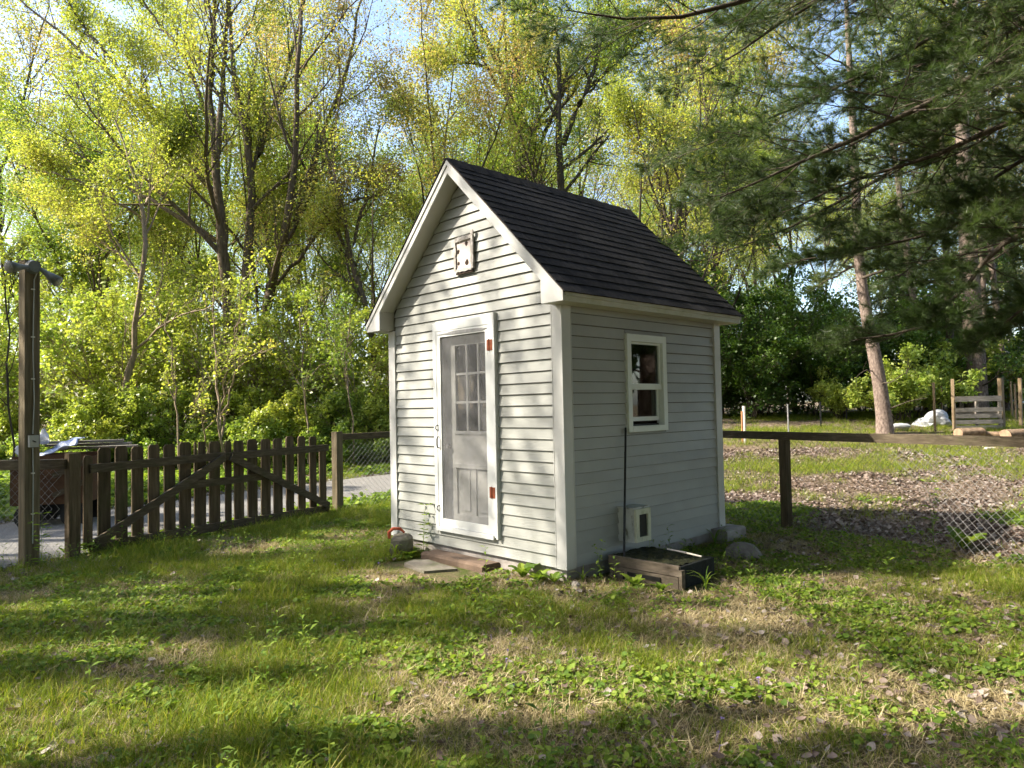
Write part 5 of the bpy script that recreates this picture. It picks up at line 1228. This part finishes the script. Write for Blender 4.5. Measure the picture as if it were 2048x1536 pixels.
def proto_collection(name, meshes, mat):
    c = bpy.data.collections.new(name)
    for i, m in enumerate(meshes):
        if not m.materials: m.materials.append(mat)
        o = bpy.data.objects.new('%s_%02d' % (name, i), m); c.objects.link(o)
    return c
def gn_group():
    ng = bpy.data.node_groups.new('scatter', 'GeometryNodeTree')
    ng.interface.new_socket('Geometry', in_out='INPUT', socket_type='NodeSocketGeometry')
    ng.interface.new_socket('Geometry', in_out='OUTPUT', socket_type='NodeSocketGeometry')
    return ng
def scatter_stuff(name, coll, pts, rot, scl, idx, label, cat):
    me = bpy.data.meshes.new(name); me.vertices.add(len(pts)); me.vertices.foreach_set('co', np.ascontiguousarray(pts, np.float32).ravel())
    a = me.attributes.new('rot', 'FLOAT_VECTOR', 'POINT'); a.data.foreach_set('vector', np.ascontiguousarray(rot, np.float32).ravel())
    a = me.attributes.new('scl', 'FLOAT', 'POINT'); a.data.foreach_set('value', np.ascontiguousarray(scl, np.float32))
    a = me.attributes.new('idx', 'INT', 'POINT'); a.data.foreach_set('value', np.ascontiguousarray(idx, np.int32))
    o = obj(name, me, None, None, label, cat, None, 'stuff')
    ng = gn_group(); N = ng.nodes; Lk = ng.links.new
    gi, go = N.new('NodeGroupInput'), N.new('NodeGroupOutput')
    ci = N.new('GeometryNodeCollectionInfo'); ci.inputs['Collection'].default_value = coll; ci.inputs['Separate Children'].default_value = True; ci.inputs['Reset Children'].default_value = True
    ip = N.new('GeometryNodeInstanceOnPoints'); ip.inputs['Pick Instance'].default_value = True
    def na(n, ty):
        q = N.new('GeometryNodeInputNamedAttribute'); q.data_type = ty; q.inputs['Name'].default_value = n; return q.outputs['Attribute']
    Lk(gi.outputs[0], ip.inputs['Points']); Lk(ci.outputs[0], ip.inputs['Instance']); Lk(na('idx', 'INT'), ip.inputs['Instance Index'])
    Lk(na('rot', 'FLOAT_VECTOR'), ip.inputs['Rotation']); Lk(na('scl', 'FLOAT'), ip.inputs['Scale']); Lk(ip.outputs[0], go.inputs[0])
    md = o.modifiers.new('scatter', 'NODES'); md.node_group = ng
    return o
gr = RG(200)
def sample(n, x0, x1, y0, y1):
    """random ground points in the wedge the camera can see (a bit wider)"""
    x = gr.uniform(x0, x1, n); y = gr.uniform(y0, y1, n)
    return x, y
def keep(x, y, clear_shed=.02):
    c, s = math.cos(YAW), math.sin(YAW); lx = (x - SH[0]) * c + (y - SH[1]) * s; ly = -(x - SH[0]) * s + (y - SH[1]) * c
    m = ~((lx > -clear_shed) & (lx < L_ + clear_shed) & (ly > -clear_shed) & (ly < W_ + clear_shed))
    m &= ~((lx > -.8) & (lx < 0) & (ly > .7) & (ly < 1.85))
    m &= ~((lx > .24) & (lx < .88) & (ly > -.99) & (ly < 0))
    m &= np.abs(x) < .80 * y + 1.2
    return m
def emit(name, coll, nk, x, y, label, cat, s0=.7, s1=1.3, tiltmax=.15, szfn=None, dz=0.0, flip=False):
    z = T(x, y) + dz; n = len(x)
    rot = np.stack([gr.normal(size=n) * tiltmax, gr.normal(size=n) * tiltmax, gr.uniform(0, 6.28, n)], 1)
    s = gr.uniform(s0, s1, n) * (szfn(x, y) if szfn else 1)
    return scatter_stuff(name, coll, np.stack([x, y, z], 1), rot, s, gr.integers(0, nk, n), label, cat)
mesh_q = lambda n, vf: new_mesh(n, vf[0], quads=vf[1])
mesh_t = lambda n, vf: new_mesh(n, vf[0], tris=vf[1])
C_grass = proto_collection('grass_tuft', [mesh_q('grass_tuft', blades(15, RG(300 + i), .03, .11, .0034, .055, .9, .5)) for i in range(7)], MAT['grass'])
C_long = proto_collection('long_grass', [mesh_q('long_grass', blades(16, RG(320 + i), .10, .26, .0052, .06, .8, .25)) for i in range(5)], MAT['grass'])
C_straw = proto_collection('straw_tuft', [mesh_q('straw_tuft', blades(16, RG(340 + i), .015, .055, .0028, .06, 1.5, 1.3)) for i in range(6)], MAT['straw'])
C_ivy = proto_collection('ground_ivy', [mesh_t('ground_ivy', ground_ivy(11, RG(360 + i), .015, .06, .036, .09)) for i in range(6)], MAT['weed'])
C_weed = proto_collection('weed', [mesh_t('weed', lance_weed(RG(380 + i), .14 + .05 * i, 9 + i, .07)) for i in range(5)], MAT['weed'])
C_leaf = proto_collection('dead_leaf', [mesh_q('dead_leaf', dead_leaf(RG(400 + i), .062)) for i in range(8)], MAT['litter'])
C_peb = proto_collection('pebble', [pebble(RG(420 + i), .02) for i in range(5)], MAT['stone_chip'])
C_vio = proto_collection('violet_flower', [mesh_t('violet_flower', ground_ivy(4, RG(430 + i), .07, .075, .012, .012)) for i in range(3)], MAT['violet'])

def lush(x, y):   # where grass grows: greener on the left, thin and dry on the right
    n = .5 * vnoise(x, y, .9, 1) + .3 * vnoise(x, y, .33, 2) + .2 * vnoise(x, y, 2.2, 5)
    return n + .16 * (1 - ss(-2.5, 2.5, x)) - .05 * ss(0, 3, x)
yard = lambda x, y: (beyond_gate(x, y) < .05) & (beyond_right(x, y) < .2)
# yard grass
x, y = sample(150000, -9, 7, 2.2, 13.2); m = keep(x, y) & yard(x, y) & (lush(x, y) > gr.uniform(.28, .74, len(x))); x, y = x[m], y[m]
gsize = lambda x, y: .75 + .55 * ss(.45, .75, lush(x, y))
emit('lawn_grass', C_grass, 7, x, y, 'patchy spring grass of the yard round the shed', 'grass', .45, .9, .2, gsize)
x, y = sample(15000, -9, 6, 2.4, 13); m = keep(x, y) & yard(x, y) & (lush(x, y) + .25 * np.exp(-np.abs(beyond_gate(x, y)) / .5) - .04 * ss(3, 7, y)*0 > gr.uniform(.70, .88, len(x))); x, y = x[m], y[m]
emit('tall_grass', C_long, 5, x, y, 'taller grass clumps in the yard and along the gate', 'grass', .45, .95, .15)
x, y = sample(130000, -8, 7, 2.2, 12); m = keep(x, y) & yard(x, y) & (lush(x, y) < gr.uniform(.36, 1.0, len(x))); x, y = x[m], y[m]
emit('dry_grass', C_straw, 6, x, y, 'flattened dry straw in the thin parts of the lawn', 'dry grass', .6, 1.3, .2)
x, y = sample(60000, -8, 7, 2.2, 12); cl = vnoise(x, y, .55, 9) * .6 + vnoise(x, y, .2, 10) * .4; m = keep(x, y) & yard(x, y) & (cl > gr.uniform(.42, .75, len(x))); x, y = x[m], y[m]
emit('ground_ivy', C_ivy, 6, x, y, 'low round leaved weeds between the grass of the yard', 'weeds', .35, .85, .15)
x, y = sample(5200, -8, 7, 2.5, 12.5); m = keep(x, y, -.02) & yard(x, y) & (vnoise(x, y, .8, 12) + .3 * np.exp(-np.abs(beyond_gate(x, y)) / .4) > gr.uniform(.5, .95, len(x))); x, y = x[m], y[m]
emit('upright_weeds', C_weed, 5, x, y, 'upright narrow leaved weeds scattered in the yard', 'weeds', .5, 1.1, .12)
x, y = sample(42000, -8, 8, 2.2, 13); m = keep(x, y) & yard(x, y) & (litter_amount(x, y) * .9 + .1 > gr.uniform(.1, 1.0, len(x))); x, y = x[m], y[m]
emit('fallen_leaves', C_leaf, 8, x, y, 'brown fallen leaves strewn over the yard', 'fallen leaves', .3, 1.0, .35, None, .015)
x, y = sample(70000, -8, 8, 2.2, 10); m = keep(x, y) & yard(x, y) & (vnoise(x, y, .7, 31) * .6 + vnoise(x, y, .25, 32) * .4 > gr.uniform(.25, .8, len(x))); x, y = x[m], y[m]
emit('leaf_crumbs', C_leaf, 8, x, y, 'small crumbled bits of old leaves between the grass of the yard', 'leaf litter', .14, .42, .5, None, .012)
x, y = sample(90, -3, 3, 2.8, 7); m = keep(x, y) & (vnoise(x, y, 1.1, 14) > .5)
emit('violet_flowers', C_vio, 3, x[m], y[m], 'tiny violet flowers dotted in the lawn', 'flowers', .6, 1.0, .2)
# beyond the right-hand fence
x, y = sample(120000, 1.5, 16, 6, 16); m = keep(x, y) & (beyond_right(x, y) > .1) & (litter_amount(x, y) * (.55 + .8 * vnoise(x, y, .5, 41)) > gr.uniform(.3, 1.0, len(x))); x, y = x[m], y[m]
emit('leaf_litter', C_leaf, 8, x, y, 'carpet of brown leaf litter beyond the right fence', 'leaf litter', .25, 1.25, .5, lambda x, y: .5 + .7 * vnoise(x, y, .6, 40), .012)
x, y = sample(70000, 1.5, 24, 6, 24); m = keep(x, y) & (beyond_right(x, y) > .1) & (litter_amount(x, y) < gr.uniform(.05, .75, len(x))); x, y = x[m], y[m]
emit('back_lawn_grass', C_grass, 7, x, y, 'sunlit grass of the lawn beyond the right fence', 'grass', .9, 1.7, .1)
x, y = sample(11000, 1.5, 9, 6, 10.5); m = keep(x, y) & (beyond_right(x, y) > .1) & (vnoise(x, y, .9, 20) > gr.uniform(.45, .9, len(x))); x, y = x[m], y[m]
emit('fence_weeds', C_ivy, 6, x, y, 'low weeds growing along the far side of the right fence', 'weeds', .5, 1.2, .15)
# beyond the road
x, y = sample(60000, -16, 4, 6, 19); rd = road_dist(x, y); bg = beyond_gate(x, y); m = (np.abs(x) < .8 * y + 1) & (bg > .1) & (rd > ROAD_W - .1) & (litter_amount(x, y) > gr.uniform(.2, 1, len(x))); x, y = x[m], y[m]
emit('verge_litter', C_leaf, 8, x, y, 'leaf litter on the verges of the gravel road', 'leaf litter', .45, 1.15, .4, None, .015)
x, y = sample(60000, -16, 4, 6, 20); rd = road_dist(x, y); bg = beyond_gate(x, y); m = (np.abs(x) < .8 * y + 1) & (bg > .1) & (rd > ROAD_W - .05) & ((bg > 5.4) | (rd < ROAD_W + .8)) & (vnoise(x, y, .8, 22) > gr.uniform(.2, .8, len(x))); x, y = x[m], y[m]
emit('verge_weeds', C_ivy, 6, x, y, 'leafy green weeds along the verge before the thicket', 'weeds', .9, 2.2, .2)
x, y = sample(26000, -16, 4, 5, 19); rd = road_dist(x, y); bg = beyond_gate(x, y); m = (np.abs(x) < .8 * y + 1) & (bg > -.05) & (rd > ROAD_W - .15) & (vnoise(x, y, .7, 25) > gr.uniform(.25, .85, len(x))); x, y = x[m], y[m]
emit('verge_grass', C_grass, 7, x, y, 'grass at the edges of the gravel road', 'grass', .9, 1.8, .1)
x, y = sample(26000, -10, 2, 6, 20); m = (np.abs(x) < .8 * y + 1) & (road_dist(x, y) < ROAD_W); x, y = x[m], y[m]
emit('road_stones', C_peb, 5, x, y, 'loose grey stones on the gravel road', 'stones', .4, 1.1, .5, None, .03)

# a few larger weeds one can point at
def weed_plant(q, label, seed, kind, s=1.0, rz=0.0):
    r = RG(seed); V, F = [], []
    if kind == 'dock':
        for i in range(7):
            a = i * .9 + r.uniform(-.2, .2); d = np.array([math.cos(a), math.sin(a), 0]); sd = np.array([-d[1], d[0], 0]); l = r.uniform(.13, .22); w_ = l * .2; k = len(V); nseg = 5
            for j in range(nseg + 1):
                t = j / nseg; c = d * l * t * .75 + np.array([0, 0, l * (1.15 * t - .62 * t * t)]); ww = w_ * math.sin(math.pi * min(1, .12 + t * .88)) + .003
                V += [c - sd * ww + np.array([0, 0, .012]), c, c + sd * ww + np.array([0, 0, .012])]
            for j in range(nseg):
                for m_ in range(2): q0 = k + j * 3 + m_; F.append((q0, q0 + 1, q0 + 4, q0 + 3))
    else:
        for i in range(3 if kind == 'stalk' else 9):
            a = r.uniform(0, 6.28); ln = r.uniform(.05, .2) if kind == 'stalk' else r.uniform(.5, 1.0); h = r.uniform(.3, .48) if kind == 'stalk' else r.uniform(.2, .34); d = np.array([math.cos(a), math.sin(a), 0]); sd = np.array([-d[1], d[0], 0]); k = len(V); w0 = .003 if kind == 'stalk' else .008
            P_ = []
            for j in range(6):
                t = j / 5; c = d * h * ln * t * t + np.array([0, 0, h * (t if kind == 'stalk' else t * 1.4 - .8 * t * t)]); P_.append(c); ww = w0 * (1 - .8 * t); V += [c - sd * ww, c + sd * ww]
            for j in range(5): q0 = k + 2 * j; F.append((q0, q0 + 1, q0 + 3, q0 + 2))
            if kind == 'stalk':
                for j in range(1, 6):
                    for sg in (-1, 1):
                        c = P_[j]; dd = unit(sd * sg + d * r.uniform(-.5, .5) + np.array([0, 0, .4])); l = r.uniform(.05, .09); s2 = unit(np.cross(dd, [0, 0, 1])) * l * .16; k = len(V); V += [c, c + dd * l * .5 + s2, c + dd * l + np.array([0, 0, -.02]), c + dd * l * .5 - s2]; F.append((k, k + 1, k + 2, k + 3))
    o = obj('weed_plant', new_mesh('weed_plant', [tuple(v) for v in V], faces=F), MAT['weed'], None, label, 'weed', 'larger weeds round the shed'); o.location = (q[0], q[1], float(T(q[0], q[1]))); o.rotation_euler = (0, 0, rz); o.scale = (s, s, s); return o
weed_plant(sloc(-.12, .42), 'broad leaved dock weed by the shed wall right of the timber step', 1, 'dock', 1.1)
weed_plant(sloc(-.14, .22), 'smaller broad leaved weed between the dock and the near shed corner', 2, 'dock', .9, 1.3)
weed_plant(sloc(-.1, .06), 'single leaved weed standing at the near corner of the shed', 3, 'dock', .8, 2.0)
weed_plant(sloc(-.10, 1.93), 'tall thin stalked weed with narrow leaves left of the door', 4, 'stalk', 1.1)
weed_plant(sloc(-.42, 1.98), 'arching strap leaved weed before the concrete block', 5, 'strap', 1.0)
weed_plant(sloc(.15, -.25), 'bushy stalked weed in shade by the near end of the side wall', 6, 'stalk', .8)
weed_plant(sloc(.05, -.14), 'strap leaved weed at the shaded side of the shed corner', 7, 'strap', .7)
weed_plant(sloc(.22, -.55), 'low leafy weed before the plank side of the timber box', 21, 'dock', .8, .7)
weed_plant(sloc(.24, -.8), 'second low leafy weed before the plank side of the timber box', 22, 'dock', .7, 2.7)
weed_plant(sloc(-.30, 1.9), 'leafy weed at the left end of the timber step', 23, 'dock', .8, .4)
weed_plant(sloc(.55, -1.02), 'upright grassy weed before the dark side of the timber box', 8, 'strap', .9)
weed_plant(sloc(2.15, -.16), 'strap leaved weed by the block at the back shed corner', 9, 'strap', 1.1)
weed_plant(np.array([4.35, 7.45]), 'dark leafy weed growing through the sagging wire mesh', 10, 'stalk', 1.6)
weed_plant(np.array([4.55, 7.25]), 'second leafy weed at the sagging wire mesh', 11, 'dock', 1.6)
weed_plant(np.array([-4.72, 7.12]), 'tall pale weed in front of the light post', 12, 'stalk', 1.2)
weed_plant(np.array([-5.25, 7.1]), 'tall weed left of the light post foot', 13, 'stalk', 1.1)
